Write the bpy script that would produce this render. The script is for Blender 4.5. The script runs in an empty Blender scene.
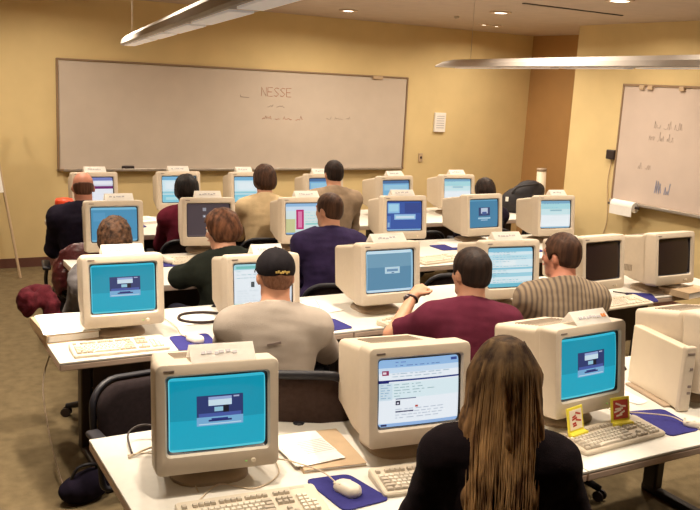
import bpy, bmesh, math, random
import numpy as np
from mathutils import Vector, Matrix
R = math.radians
random.seed(7)
C = bpy.context.scene.collection
sc = bpy.context.scene

# ------------------------------------------------------------------ materials
def nm(name):
    m = bpy.data.materials.new(name); m.use_nodes = True
    return m, m.node_tree.nodes, m.node_tree.links, m.node_tree.nodes['Principled BSDF']

def mat(name, col, rough=.6, var=.0, scale=20, metal=0., bump=0., bscale=200, stretch=(1, 1, 1), spec=.4, detail=3):
    m, n, l, b = nm(name)
    b.inputs['Base Color'].default_value = (*col, 1)
    b.inputs['Roughness'].default_value = rough
    b.inputs['Metallic'].default_value = metal
    b.inputs['Specular IOR Level'].default_value = spec
    tc = n.new('ShaderNodeTexCoord'); mp = n.new('ShaderNodeMapping')
    mp.inputs['Scale'].default_value = stretch
    l.new(tc.outputs['Object'], mp.inputs['Vector'])
    if var or True:
        t = n.new('ShaderNodeTexNoise'); t.inputs['Scale'].default_value = scale; t.inputs['Detail'].default_value = detail
        l.new(mp.outputs[0], t.inputs['Vector'])
        r = n.new('ShaderNodeValToRGB')
        v = max(var, .015)
        r.color_ramp.elements[0].position = .3; r.color_ramp.elements[1].position = .7
        r.color_ramp.elements[0].color = (*[c * (1 - v) for c in col], 1)
        r.color_ramp.elements[1].color = (*[min(1, c * (1 + v)) for c in col], 1)
        l.new(t.outputs['Fac'], r.inputs[0]); l.new(r.outputs[0], b.inputs['Base Color'])
    if bump:
        t2 = n.new('ShaderNodeTexNoise'); t2.inputs['Scale'].default_value = bscale
        l.new(mp.outputs[0], t2.inputs['Vector'])
        bp = n.new('ShaderNodeBump'); bp.inputs['Strength'].default_value = bump; bp.inputs['Distance'].default_value = .01
        l.new(t2.outputs['Fac'], bp.inputs['Height']); l.new(bp.outputs[0], b.inputs['Normal'])
    return m

def emit(name, col, s):
    m, n, l, b = nm(name)
    b.inputs['Base Color'].default_value = (*col, 1)
    b.inputs['Emission Color'].default_value = (*col, 1)
    b.inputs['Emission Strength'].default_value = s
    return m

def hair_mat(name, dark, light, scale=60, zst=.06, roots=False):
    m, n, l, b = nm(name)
    tc = n.new('ShaderNodeTexCoord'); mp = n.new('ShaderNodeMapping'); mp.inputs['Scale'].default_value = (1, 1, zst)
    l.new(tc.outputs['Object'], mp.inputs['Vector'])
    t = n.new('ShaderNodeTexNoise'); t.inputs['Scale'].default_value = scale; t.inputs['Detail'].default_value = 5
    l.new(mp.outputs[0], t.inputs['Vector'])
    r = n.new('ShaderNodeValToRGB'); r.color_ramp.elements[0].position = .36; r.color_ramp.elements[1].position = .66
    r.color_ramp.elements[0].color = (*dark, 1); r.color_ramp.elements[1].color = (*light, 1)
    l.new(t.outputs['Fac'], r.inputs[0]); l.new(r.outputs[0], b.inputs['Base Color'])
    if roots:      # hair grown out darker at the roots, lighter towards the ends
        sp = n.new('ShaderNodeSeparateXYZ'); l.new(tc.outputs['Object'], sp.inputs[0])
        mr = n.new('ShaderNodeMapRange'); mr.inputs['From Min'].default_value = 1.34; mr.inputs['From Max'].default_value = 1.12; mr.inputs['To Min'].default_value = .30; mr.inputs['To Max'].default_value = 1.15
        l.new(sp.outputs['Z'], mr.inputs['Value'])
        mx = n.new('ShaderNodeVectorMath'); mx.operation = 'SCALE'; l.new(r.outputs[0], mx.inputs[0]); l.new(mr.outputs[0], mx.inputs['Scale']); l.new(mx.outputs[0], b.inputs['Base Color'])
    bp = n.new('ShaderNodeBump'); bp.inputs['Strength'].default_value = .6; bp.inputs['Distance'].default_value = .006
    l.new(t.outputs['Fac'], bp.inputs['Height']); l.new(bp.outputs[0], b.inputs['Normal'])
    b.inputs['Roughness'].default_value = .6; b.inputs['Specular IOR Level'].default_value = .18
    return m

M = {}
M['wall'] = mat('wall_paint', (.70, .54, .27), .8, .04, 3, bump=.08, bscale=300)
M['brownwall'] = mat('brown_wall_paint', (.46, .26, .10), .8, .05, 3, bump=.08, bscale=300)
M['ceil'] = mat('ceiling_plaster', (.52, .42, .34), .9, .05, 6, bump=.1, bscale=150)
M['carpet'] = mat('carpet', (.175, .130, .070), .95, .16, 14, bump=.5, bscale=400)
M['baseb'] = mat('baseboard_vinyl', (.13, .055, .04), .5)
M['board'] = mat('whiteboard_surface', (.55, .465, .385), .35, .03, 5)
M['board2'] = mat('side_whiteboard_surface', (.60, .49, .42), .3, .03, 5)
M['bframe'] = mat('board_frame', (.30, .20, .12), .45, metal=.2)
M['alu'] = mat('aluminium', (.55, .50, .45), .35, metal=.8)
M['top'] = mat('desk_laminate', (.68, .65, .585), .45, .03, 30)
M['edge'] = mat('desk_edge', (.52, .39, .31), .5, .04)
M['dark'] = mat('dark_metal', (.030, .018, .016), .5)
M['panel'] = mat('modesty_panel', (.05, .032, .028), .6, .1)
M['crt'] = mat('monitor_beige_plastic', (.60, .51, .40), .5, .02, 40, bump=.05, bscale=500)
M['crt2'] = mat('monitor_rear_plastic', (.57, .48, .37), .55, .02, 40, bump=.05, bscale=500)
M['crtdk'] = mat('monitor_surround', (.02, .02, .025), .35)
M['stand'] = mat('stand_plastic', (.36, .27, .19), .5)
M['off'] = mat('dark_glass', (.022, .013, .014), .12, spec=.6)
M['btn'] = mat('button_plastic', (.70, .60, .46), .4)
M['led'] = emit('power_led', (.25, .5, .15), .5)
M['mark'] = mat('grey_print', (.22, .17, .15), .6)
M['vent'] = mat('vent_dark', (.25, .20, .15), .7)
M['kb'] = mat('keyboard_case', (.62, .54, .42), .5, .02)
M['key'] = mat('keycap', (.70, .63, .52), .5, .02)
M['key2'] = mat('keycap_grey', (.50, .43, .34), .5, .02)
M['pad'] = mat('blue_mousepad', (.036, .034, .17), .85, .08, 60)
M['mouse'] = mat('mouse_plastic', (.80, .72, .60), .4)
M['paper'] = mat('white_paper', (.86, .83, .78), .8, .02, 30)
M['print'] = mat('print_grey', (.45, .43, .45), .8)
M['orange'] = mat('print_orange', (.75, .25, .06), .7)
M['tan'] = mat('tan_cover', (.52, .38, .24), .6, .05)
M['cable'] = mat('black_cable', (.03, .015, .012), .5)
M['wire'] = mat('beige_cable', (.62, .50, .36), .5)
M['chair'] = mat('chair_fabric', (.018, .012, .013), .9, .2, 50, bump=.3, bscale=600)
M['chairbrown'] = mat('chair_fabric_brown', (.055, .034, .028), .9, .15, 50, bump=.3, bscale=600)
M['chairpl'] = mat('chair_plastic', (.010, .009, .014), .5)
M['skin'] = mat('skin', (.50, .245, .15), .55, .05, 25)
M['skinred'] = mat('skin_ruddy', (.46, .19, .12), .55, .06, 25)
M['eyew'] = mat('eye_white', (.8, .78, .74), .2)
M['lip'] = mat('lip', (.45, .15, .11), .5)
M['shoe'] = mat('shoe_leather', (.025, .02, .018), .4)
M['trous'] = mat('trousers_navy', (.03, .03, .05), .9, .1)
M['khaki'] = mat('trousers_khaki', (.24, .17, .1), .9, .1)
M['hblack'] = hair_mat('hair_black', (.004, .003, .003), (.012, .007, .006))
M['hdark'] = hair_mat('hair_dark_brown', (.009, .005, .004), (.026, .013, .009))
M['hbrown'] = hair_mat('hair_brown', (.030, .013, .008), (.075, .034, .018))
M['hred'] = hair_mat('hair_auburn', (.045, .017, .008), (.15, .06, .028), 40, .3)
M['hcurl'] = hair_mat('hair_curly', (.016, .008, .005), (.11, .055, .03), 42, 1.)
M['hgrey'] = hair_mat('hair_thin', (.07, .03, .02), (.13, .06, .04))
M['hblond'] = hair_mat('hair_blond', (.045, .02, .010), (.36, .20, .085), 34, .05, True)
M['hstrand'] = hair_mat('hair_strands', (.11, .05, .022), (.56, .34, .15), 30, .05, True)
M['red'] = mat('red_plastic', (.75, .07, .02), .4)
M['maroonleather'] = mat('maroon_leather', (.07, .012, .014), .35, .25, 30, bump=.4, bscale=60)
M['mcloth'] = mat('maroon_cloth', (.065, .008, .013), .9, .3, 25, bump=.4, bscale=80)
M['navy'] = mat('navy_cloth', (.010, .007, .016), .9, .25, 25)
M['indigo'] = mat('indigo_sweatshirt', (.028, .018, .058), .9, .2, 15, bump=.2, bscale=200)
M['green'] = mat('dark_green_jacket', (.014, .017, .013), .9, .2, 15, bump=.2, bscale=200)
M['greyshirt'] = mat('pale_grey_tshirt', (.35, .30, .255), .95, .04, 15, bump=.15, bscale=300)
M['greyjacket'] = mat('grey_jacket', (.15, .14, .145), .85, .3, 12, bump=.2, bscale=100)
M['maroon'] = mat('maroon_polo', (.085, .012, .027), .9, .12, 20, bump=.15, bscale=300)
M['winetop'] = mat('wine_top', (.10, .010, .022), .9, .2, 20)
M['blacktop'] = mat('black_knit', (.010, .006, .008), .95, .2, 40, bump=.3, bscale=300)
M['beige'] = mat('beige_sweater', (.55, .42, .25), .9, .08, 20, bump=.2, bscale=200)
M['tanshirt'] = mat('tan_shirt', (.30, .22, .15), .85, .12, 20, bump=.2, bscale=100)
M['capcloth'] = mat('black_cap_cloth', (.010, .008, .010), .8, .2, 60)
M['gold'] = mat('gold_stitch', (.6, .42, .12), .6)
M['yellow'] = mat('yellow_card', (.80, .68, .06), .45)
M['cardred'] = mat('card_red_print', (.45, .05, .03), .5)
M['cardcream'] = mat('card_cream_print', (.85, .75, .60), .5)
M['watch'] = mat('watch_steel', (.12, .10, .10), .3, metal=.7)
M['lampmetal'] = mat('pendant_metal', (.60, .54, .49), .6)
M['lampface'] = emit('pendant_louver', (.9, .80, .70), .35)  # mild glow added to lift the otherwise dark underside of the bars
M['bulb'] = emit('downlight_glow', (1, .86, .68), 9)
M['trimring'] = mat('downlight_ring', (.6, .45, .32), .4)
M['bluebag'] = mat('black_bag_nylon', (.02, .017, .02), .7, .2)
M['blueclr'] = mat('blue_print', (.06, .12, .5), .6)
M['markerred'] = mat('red_marker_ink', (.42, .16, .10), .7)
M['markerblue'] = mat('blue_marker_ink', (.36, .38, .52), .7)
M['markergrey'] = mat('grey_marker_ink', (.36, .28, .25), .7)

def stripes():
    m, n, l, b = nm('striped_shirt_cloth')
    tc = n.new('ShaderNodeTexCoord'); w = n.new('ShaderNodeTexWave')
    w.wave_type = 'BANDS'; w.bands_direction = 'X'; w.inputs['Scale'].default_value = 12; w.inputs['Distortion'].default_value = 1.0
    w.inputs['Detail'].default_value = 1
    l.new(tc.outputs['Object'], w.inputs['Vector'])
    r = n.new('ShaderNodeValToRGB')
    e = r.color_ramp.elements
    e[0].position = .15; e[0].color = (.13, .10, .08, 1); e[1].position = .9; e[1].color = (.27, .205, .14, 1)
    x = r.color_ramp.elements.new(.45); x.color = (.22, .165, .11, 1)
    l.new(w.outputs['Fac'], r.inputs[0]); l.new(r.outputs[0], b.inputs['Base Color']); b.inputs['Roughness'].default_value = .85
    return m
M['stripe'] = stripes()

def screen_mat():
    m, n, l, b = nm('crt_picture')
    a = n.new('ShaderNodeVertexColor'); a.layer_name = 'picture'
    l.new(a.outputs['Color'], b.inputs['Emission Color']); b.inputs['Emission Strength'].default_value = 1.44
    b.inputs['Base Color'].default_value = (.02, .02, .02, 1); b.inputs['Roughness'].default_value = .4; b.inputs['Specular IOR Level'].default_value = .2
    return m
M['screen'] = screen_mat()

for k_ in ('navy', 'indigo', 'green', 'greyshirt', 'greyjacket', 'maroon', 'winetop', 'blacktop', 'beige', 'tanshirt', 'capcloth', 'trous', 'khaki', 'mcloth', 'chair', 'chairbrown', 'stripe', 'pad', 'carpet'):
    M[k_].node_tree.nodes['Principled BSDF'].inputs['Specular IOR Level'].default_value = .12
# ------------------------------------------------------------------ object helpers
def link(o, parent=None):
    C.objects.link(o)
    if parent: o.parent = parent
    return o

def from_bm(name, bm, m, parent=None, smooth=False, loc=None, rot=None):
    me = bpy.data.meshes.new(name)
    bmesh.ops.recalc_face_normals(bm, faces=bm.faces[:])
    bm.to_mesh(me); bm.free()
    ms = m if isinstance(m, (list, tuple)) else [m]
    for k in ms: me.materials.append(k)
    if smooth:
        for p in me.polygons: p.use_smooth = True
    o = bpy.data.objects.new(name, me); link(o, parent)
    if loc: o.location = loc
    if rot: o.rotation_euler = rot
    return o

def smooth_by_angle(o, ang=35):
    me = o.data
    for p in me.polygons: p.use_smooth = True
    bm = bmesh.new(); bm.from_mesh(me)
    for e in bm.edges:
        if len(e.link_faces) == 2 and e.calc_face_angle(0) > R(ang): e.smooth = False
    bm.to_mesh(me); bm.free()
    return o

def tag(o, label=None, cat=None, group=None, kind=None):
    if label: o['label'] = label
    if cat: o['category'] = cat
    if group: o['group'] = group
    if kind: o['kind'] = kind
    return o

def empty(name, loc, rz=0, label=None, cat=None, group=None):
    o = bpy.data.objects.new(name, None); link(o); o.location = loc; o.rotation_euler = (0, 0, rz)
    o.empty_display_size = .1
    return tag(o, label, cat, group)

def copy_tree(o, parent=None):
    kids = [c for c in C.objects if c.parent == o]
    c = o.copy(); C.objects.link(c)
    if parent: c.parent = parent
    for k in kids: copy_tree(k, c)
    return c

def box(bm, c, s, bev=0, seg=2, rot=None, mi=0):
    b2 = bmesh.new()
    bmesh.ops.create_cube(b2, size=1)
    for v in b2.verts: v.co = Vector((v.co.x * s[0], v.co.y * s[1], v.co.z * s[2]))
    if bev: bmesh.ops.bevel(b2, geom=b2.edges[:], offset=min(bev, min(s) * .49), segments=seg, affect='EDGES', profile=.5)
    mtx = Matrix.Translation(Vector(c))
    if rot: mtx = mtx @ (rot if isinstance(rot, Matrix) else Matrix.Rotation(rot[2], 4, 'Z') @ Matrix.Rotation(rot[1], 4, 'Y') @ Matrix.Rotation(rot[0], 4, 'X'))
    bmesh.ops.transform(b2, matrix=mtx, verts=b2.verts[:])
    for f in b2.faces: f.material_index = mi
    me = bpy.data.meshes.new('t'); b2.to_mesh(me); b2.free(); bm.from_mesh(me); bpy.data.meshes.remove(me)

def tube(bm, pts, r, n=8, mi=0, closed=False):
    pts = [Vector(p) for p in pts]
    rs = r if isinstance(r, (list, tuple)) else [r] * len(pts)
    rings = []
    up = Vector((0, 0, 1))
    prev = None
    for i, p in enumerate(pts):
        a = pts[max(0, i - 1)]; b = pts[min(len(pts) - 1, i + 1)]
        if closed: a = pts[i - 1]; b = pts[(i + 1) % len(pts)]
        t = (b - a).normalized()
        if prev is None:
            s = t.cross(up)
            if s.length < 1e-3: s = t.cross(Vector((1, 0, 0)))
            s.normalize()
        else:
            s = (prev - t * prev.dot(t))
            if s.length < 1e-4: s = t.cross(up)
            s.normalize()
        prev = s; w = s.cross(t)
        rings.append([bm.verts.new(p + (s * math.cos(2 * math.pi * k / n) + w * math.sin(2 * math.pi * k / n)) * rs[i]) for k in range(n)])
    m = len(rings)
    for i in range(m if closed else m - 1):
        A = rings[i]; B = rings[(i + 1) % m]
        for k in range(n):
            f = bm.faces.new((A[k], A[(k + 1) % n], B[(k + 1) % n], B[k])); f.material_index = mi
    if not closed:
        for A in (rings[0][::-1], rings[-1]):
            f = bm.faces.new(A); f.material_index = mi

def spline(pts, n=6):
    pts = [Vector(p) for p in pts]; out = []
    for i in range(len(pts) - 1):
        p0 = pts[max(0, i - 1)]; p1 = pts[i]; p2 = pts[i + 1]; p3 = pts[min(len(pts) - 1, i + 2)]
        for k in range(n):
            t = k / n
            out.append(.5 * ((2 * p1) + (p2 - p0) * t + (2 * p0 - 5 * p1 + 4 * p2 - p3) * t * t + (3 * p1 - p0 - 3 * p2 + p3) * t ** 3))
    out.append(pts[-1]); return out

def rrect(w, h, r, n=5):
    out = []
    for cx, cz, a0 in ((w / 2 - r, h / 2 - r, 0), (-w / 2 + r, h / 2 - r, 90), (-w / 2 + r, -h / 2 + r, 180), (w / 2 - r, -h / 2 + r, 270)):
        for k in range(n):
            a = R(a0 + 90 * k / (n - 1)); out.append((cx + r * math.cos(a), cz + r * math.sin(a)))
    return out

def loft(bm, loops, cap0=True, cap1=True, mi=0):
    rings = [[bm.verts.new(p) for p in L] for L in loops]
    n = len(rings[0])
    for A, B in zip(rings, rings[1:]):
        for k in range(n):
            f = bm.faces.new((A[k], A[(k + 1) % n], B[(k + 1) % n], B[k])); f.material_index = mi
    if cap0: bm.faces.new(rings[0][::-1]).material_index = mi
    if cap1: bm.faces.new(rings[-1]).material_index = mi

def lathe(bm, prof, n=24, c=(0, 0, 0), mi=0):
    loft(bm, [[(c[0] + r * math.cos(2 * math.pi * k / n), c[1] + r * math.sin(2 * math.pi * k / n), c[2] + z) for k in range(n)] for r, z in prof], mi=mi)

# ------------------------------------------------------------------ distance-field mesher (one continuous surface)
class Field:
    def __init__(s, lo, hi, h):
        s.h = h; s.lo = np.array(lo, float)
        s.n = np.ceil((np.array(hi) - s.lo) / h).astype(int) + 1
        s.F = np.full(s.n, .3, np.float32)
    def block(s, lo, hi):
        i0 = np.clip(np.floor((np.array(lo) - s.lo) / s.h).astype(int), 0, s.n - 1)
        i1 = np.clip(np.ceil((np.array(hi) - s.lo) / s.h).astype(int) + 1, 1, s.n)
        sl = tuple(slice(a, b) for a, b in zip(i0, i1))
        g = np.meshgrid(*[s.lo[k] + s.h * np.arange(i0[k], i1[k]) for k in range(3)], indexing='ij')
        return sl, np.stack(g, -1)
    def comb(s, sl, d, k, op):
        a = s.F[sl]
        if op == 'sub':
            d = -d
            hh = np.clip(.5 - .5 * (d - a) / k, 0, 1) if k else None
            s.F[sl] = (a * hh + d * (1 - hh) + k * hh * (1 - hh)) if k else np.maximum(a, d)
        elif op == 'int':
            s.F[sl] = np.maximum(a, d)
        else:
            hh = np.clip(.5 + .5 * (a - d) / k, 0, 1)
            s.F[sl] = a * (1 - hh) + d * hh - k * hh * (1 - hh)
    def cap(s, a, b, ra, rb=None, k=.02, op='add', flat=None):
        rb = ra if rb is None else rb
        a = np.array(a, float); b = np.array(b, float); m = max(ra, rb) + k + .05
        sl, P = s.block(np.minimum(a, b) - m, np.maximum(a, b) + m)
        ab = b - a; t = np.clip(((P - a) @ ab) / max(ab @ ab, 1e-9), 0, 1)
        q = P - (a + t[..., None] * ab)
        d = np.sqrt((q ** 2).sum(-1)) - (ra + (rb - ra) * t)
        s.comb(sl, d, k, op)
    def ell(s, c, r, k=.02, op='add', rot=None):
        c = np.array(c, float); r = np.array(r, float); m = r.max() + k + .05
        sl, P = s.block(c - m, c + m)
        q = P - c
        if rot is not None: q = q @ np.array(rot)      # rot: 3x3, local->world
        k0 = np.sqrt(((q / r) ** 2).sum(-1)); k1 = np.sqrt(((q / r ** 2) ** 2).sum(-1)) + 1e-9
        s.comb(sl, k0 * (k0 - 1) / k1, k, op)
    def P(s):
        g = np.meshgrid(*[s.lo[k] + s.h * np.arange(s.n[k]) for k in range(3)], indexing='ij')
        return np.stack(g, -1)
    def mesh(s, name):
        F = s.F.astype(np.float64); F[[0, -1]] = .1; F[:, [0, -1]] = .1; F[:, :, [0, -1]] = .1
        nx, ny, nz = F.shape; ins = F < 0
        def cv(A, o): return A[o[0]:nx - 1 + o[0], o[1]:ny - 1 + o[1], o[2]:nz - 1 + o[2]]
        cs = [(i, j, k) for i in (0, 1) for j in (0, 1) for k in (0, 1)]
        cnt = sum(cv(ins, o).astype(int) for o in cs); mask = (cnt > 0) & (cnt < 8)
        idx = np.argwhere(mask)
        acc = np.zeros((len(idx), 3)); num = np.zeros(len(idx))
        for a in cs:
            for ax in range(3):
                if a[ax]: continue
                b = list(a); b[ax] = 1
                Fa = F[tuple((idx + a).T)]; Fb = F[tuple((idx + b).T)]
                cr = (Fa < 0) != (Fb < 0)
                t = np.where(cr, Fa / np.where(cr, Fa - Fb, 1), 0)
                p = np.array(a, float) + t[:, None] * (np.array(b) - np.array(a))
                acc += p * cr[:, None]; num += cr
        V = (idx + acc / num[:, None]) * s.h + s.lo
        ID = np.full(mask.shape, -1); ID[mask] = np.arange(len(idx))
        Q = []
        for ax in range(3):
            u, v = [(1, 2), (2, 0), (0, 1)][ax]
            sa = [slice(1, -1)] * 3; sb = [slice(1, -1)] * 3
            sa[ax] = slice(0, -1); sb[ax] = slice(1, None)
            A = ins[tuple(sa)]; B = ins[tuple(sb)]
            e = np.argwhere(A != B)
            if not len(e): continue
            fl = A[tuple(e.T)]
            off = np.ones(3, int); off[ax] = 0; e = e + off
            du = np.zeros(3, int); du[u] = 1; dv = np.zeros(3, int); dv[v] = 1
            q = np.stack([ID[tuple((e - du - dv).T)], ID[tuple((e - dv).T)], ID[tuple(e.T)], ID[tuple((e - du).T)]], 1)
            q[~fl] = q[~fl][:, ::-1]
            Q.append(q)
        Q = np.concatenate(Q)
        me = bpy.data.meshes.new(name)
        me.vertices.add(len(V)); me.vertices.foreach_set('co', V.ravel())
        me.loops.add(Q.size); me.loops.foreach_set('vertex_index', Q.ravel().astype(np.int32))
        me.polygons.add(len(Q)); me.polygons.foreach_set('loop_start', np.arange(0, Q.size, 4, dtype=np.int32))
        me.polygons.foreach_set('use_smooth', np.ones(len(Q), bool))
        me.update(calc_edges=True); me.validate()
        return me
    def obj(s, name, m, parent):
        me = s.mesh(name); me.materials.append(m)
        o = bpy.data.objects.new(name, me); return link(o, parent)

def fnoise(P, f, seed=0):
    rs = np.random.RandomState(seed); v = 0
    for i in range(5):
        d = rs.normal(size=3); d /= np.linalg.norm(d); v = v + np.sin(P @ d * f * (1 + .5 * i) + rs.rand() * 6)
    return v / 5

# ------------------------------------------------------------------ camera
F_PX = 860.; pitch, roll, yaw = R(11.36), R(2.93), R(29.74)
fw = Vector((math.sin(yaw) * math.cos(pitch), math.cos(yaw) * math.cos(pitch), -math.sin(pitch)))
rt = Vector((math.cos(yaw), -math.sin(yaw), 0)); upv = rt.cross(fw)
r2 = rt * math.cos(roll) + upv * math.sin(roll); u2 = -rt * math.sin(roll) + upv * math.cos(roll)
cd = bpy.data.cameras.new('camera'); cam = bpy.data.objects.new('camera', cd); C.objects.link(cam)
mw = Matrix((r2, u2, -fw)).transposed().to_4x4(); mw.translation = (0, 0, 2.09)
cam.matrix_world = mw; cd.sensor_width = 36; cd.lens = F_PX / 700 * 36; cd.clip_start = .05
sc.camera = cam
sc.view_settings.view_transform = 'Standard'; sc.view_settings.look = 'None'; sc.view_settings.gamma = 1
sc.view_settings.use_curve_mapping = False
EXPO = -.68
sc.view_settings.exposure = EXPO

# ------------------------------------------------------------------ room
XL, XR, XB, YB, YE, YF, ZC = -2.6, 7.0, 8.09, 9.4, 7.38, -3.2, 2.83
def struct(name, bm, m, smooth=False):
    o = from_bm(name, bm, m, None, smooth); o['kind'] = 'structure'; return o
def slab(name, lo, hi, m):
    bm = bmesh.new(); box(bm, [(a + b) / 2 for a, b in zip(lo, hi)], [b - a for a, b in zip(lo, hi)])
    return struct(name, bm, m)
slab('floor', (XL - .2, YF - .2, -.1), (XB + .2, YB + .2, 0), M['carpet'])
slab('ceiling', (XL - .2, YF - .2, ZC), (XB + .2, YB + .2, ZC + .1), M['ceil'])
slab('wall_back', (XL - .2, YB, 0), (XB + .2, YB + .2, ZC), M['wall'])
slab('wall_left', (XL - .2, YF, 0), (XL, YB, ZC), M['wall'])
slab('wall_front', (XL - .2, YF - .2, 0), (XB + .2, YF, ZC), M['wall'])
slab('wall_right', (XR, YF, 0), (XB + .2, YE, ZC), M['wall'])
slab('wall_alcove', (XB, YE, 0), (XB + .2, YB, ZC), M['brownwall'])
slab('baseboard_back', (XL, YB - .012, 0), (XB, YB, .10), M['baseb'])
slab('baseboard_left', (XL, YF, 0), (XL + .012, YB - .012, .10), M['baseb'])
slab('baseboard_right', (XR - .012, YF, 0), (XR, YE, .10), M['baseb'])

# whiteboards
def tx(strokes, m, name, parent, org, ux, uz, s, r=.005):
    bm = bmesh.new()
    for st in strokes:
        pts = [Vector(org) + Vector(ux) * (x * s) + Vector((0, 0, 1)) * (y * s) for x, y in st]
        if len(pts) > 1: tube(bm, pts, r, 4)
    return from_bm(name, bm, m, parent)
GLY = {'N': [[(0, 0), (0, 1), (.6, 0), (.6, 1)]], 'E': [[(.6, 1), (0, 1), (0, 0), (.6, 0)], [(0, .5), (.5, .5)]],
       'X': [[(0, 0), (.6, 1)], [(0, 1), (.6, 0)]], 'S': [[(.6, .9), (.3, 1), (0, .8), (.3, .5), (.6, .3), (.3, 0), (0, .1)]],
       '-': [[(0, .5), (.3, .42), (.6, .5)]], 'L': [[(0, .6), (0, .3), (.9, .3)]]}
def word(t, x0=0, adv=.8):
    out = []
    for i, ch in enumerate(t):
        for st in GLY.get(ch, []): out.append([(x0 + i * adv + a, b) for a, b in st])
    return out
def scrawl(n, seed, h=.5):
    rr = random.Random(seed); out = []; x = 0
    for w in range(n):
        st = []
        for k in range(rr.randint(5, 9)): st.append((x, rr.uniform(0, h) if k % 2 else rr.uniform(0, .12))); x += .13
        out.append(st); x += .3
    return out
t = empty('whiteboard', (3.92, YB, 1.03), 0, 'long wide whiteboard with faint red writing on the yellow back wall', 'whiteboard')
bm = bmesh.new(); box(bm, (0, -.015, .57), (4.26, .03, 1.12)); from_bm('writing_surface', bm, M['board'], t)
bm = bmesh.new()
box(bm, (0, -.02, 1.145), (4.30, .04, .02), .004); box(bm, (0, -.02, -.0), (4.32, .04, .025), .004)
for s in (-1, 1): box(bm, (s * 2.145, -.02, .57), (.02, .04, 1.16), .004)
from_bm('frame', bm, M['bframe'], t)
bm = bmesh.new(); box(bm, (0, -.055, -.005), (4.2, .07, .014), .004); box(bm, (0, -.088, .005), (4.2, .008, .025), .003)
from_bm('marker_tray', bm, M['alu'], t)
bm = bmesh.new(); box(bm, (1.69, -.045, 1.13), (.14, .03, .04), .006); from_bm('map_clip', bm, M['tan'], t)
tx(word('NESSE', 0), M['markerred'], 'red_writing', t, (.14, -.031, .85), (1, 0, 0), 0, .10, .0032)
tx([[(0, .3), (0, .1), (.9, .05)]], M['markergrey'], 'dark_writing', t, (-.12, -.031, .82), (1, 0, 0), 0, .12, .004)
tx(scrawl(2, 3), M['markergrey'], 'small_writing', t, (.22, -.031, .72), (1, 0, 0), 0, .11, .003)
tx(scrawl(4, 5), M['markerred'], 'faint_writing', t, (.16, -.031, .58), (1, 0, 0), 0, .11, .003)
tx(scrawl(3, 8, .4), M['markergrey'], 'pale_writing', t, (1.0, -.031, .60), (1, 0, 0), 0, .11, .0022)
bm = bmesh.new(); box(bm, (0, 0, .02), (.13, .05, .04), .008); o = from_bm('board_eraser', bm, M['dark'], None, loc=(2.5, YB - .056, 1.035))
tag(o, 'black felt eraser on the tray of the long back whiteboard', 'eraser')
bm = bmesh.new(); box(bm, (0, 0, 0), (.06, .02, .11), .004); o = from_bm('light_switch', bm, M['tan'], None, loc=(6.35, YB - .011, 1.17))
tag(o, 'small tan light switch on the yellow wall right of the long whiteboard', 'switch')
bm = bmesh.new(); box(bm, (0, 0, .05), (.02, .02, .03), .004); from_bm('toggle', bm, M['dark'], o, loc=(0, -.012, -.05))
t = empty('wall_notice', (6.61, YB, 1.63), 0, 'pale paper notice in a holder on the wall right of the long whiteboard', 'notice')
bm = bmesh.new(); box(bm, (0, -.02, 0), (.17, .035, .25), .004); from_bm('holder', bm, M['paper'], t)
bm = bmesh.new()
for k in range(6): box(bm, (0, -.0385, .08 - k * .03), (.12, .002, .008))
from_bm('print', bm, M['print'], t)

t = empty('side_whiteboard', (XR, 5.0, 1.0), 0, 'whiteboard on the right wall with faint scribbles and top clips', 'whiteboard')
bm = bmesh.new(); box(bm, (-.015, 0, .6), (.03, 3.2, 1.2)); from_bm('writing_surface', bm, M['board2'], t)
bm = bmesh.new()
box(bm, (-.02, 0, 1.205), (.04, 3.24, .025), .004); box(bm, (-.02, 0, 0), (.04, 3.24, .02), .004)
for s in (-1, 1): box(bm, (-.02, s * 1.61, .6), (.04, .02, 1.22), .004)
from_bm('frame', bm, M['bframe'], t)
bm = bmesh.new(); box(bm, (-.06, 0, -.01), (.08, 3.15, .014), .004); box(bm, (-.1, 0, 0), (.008, 3.15, .03), .003)
from_bm('marker_tray', bm, M['alu'], t)
for y in (1.35, 1.24, .85):
    bm = bmesh.new(); box(bm, (-.045, y, 1.185), (.03, .06, .045), .006); from_bm('map_clip', bm, M['tan'], t)
tx(scrawl(3, 11, 1.), M['markergrey'], 'pale_writing', t, (-.031, 1.15, .78), (0, -1, 0), 0, .09, .002)
tx(scrawl(3, 12, 1.2), M['markergrey'], 'pale_writing', t, (-.031, 1.2, .66), (0, -1, 0), 0, .08, .002)
tx(scrawl(2, 13, 1.4) + scrawl(1, 15, 1.2), M['markerblue'], 'blue_writing', t, (-.031, 1.05, .14), (0, -1, 0), 0, .10, .006)
tx(scrawl(2, 18, .8), M['markergrey'], 'loose_writing', t, (-.031, 1.3, .36), (0, -1, 0), 0, .09, .0018)
t = empty('paper_roll', (XR - .12, 6.34, .97), 0, 'white paper roll hanging under the left end of the side whiteboard tray', 'paper roll')
bm = bmesh.new(); tube(bm, [(0, -.15, 0), (0, .15, 0)], .055, 20); box(bm, (-.052, 0, -.045), (.004, .3, .1)); from_bm('sheet', bm, M['paper'], t)
bm = bmesh.new(); tube(bm, [(0, -.2, 0), (0, .22, 0)], .013, 10); from_bm('spindle', bm, M['dark'], t)
t = empty('wall_speaker_box', (XR, 6.68, 1.47), 0, 'small black box on the right wall at the edge of the side whiteboard', 'box')
bm = bmesh.new(); box(bm, (-.03, 0, 0), (.06, .11, .10), .01); from_bm('housing', bm, M['dark'], t)
bm = bmesh.new(); tube(bm, spline([(-.012, 0, -.05), (-.012, .03, -.3), (-.012, -.02, -.7), (-.012, .03, -.95), (-.012, .0, -1.2)]), .005, 6)
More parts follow.
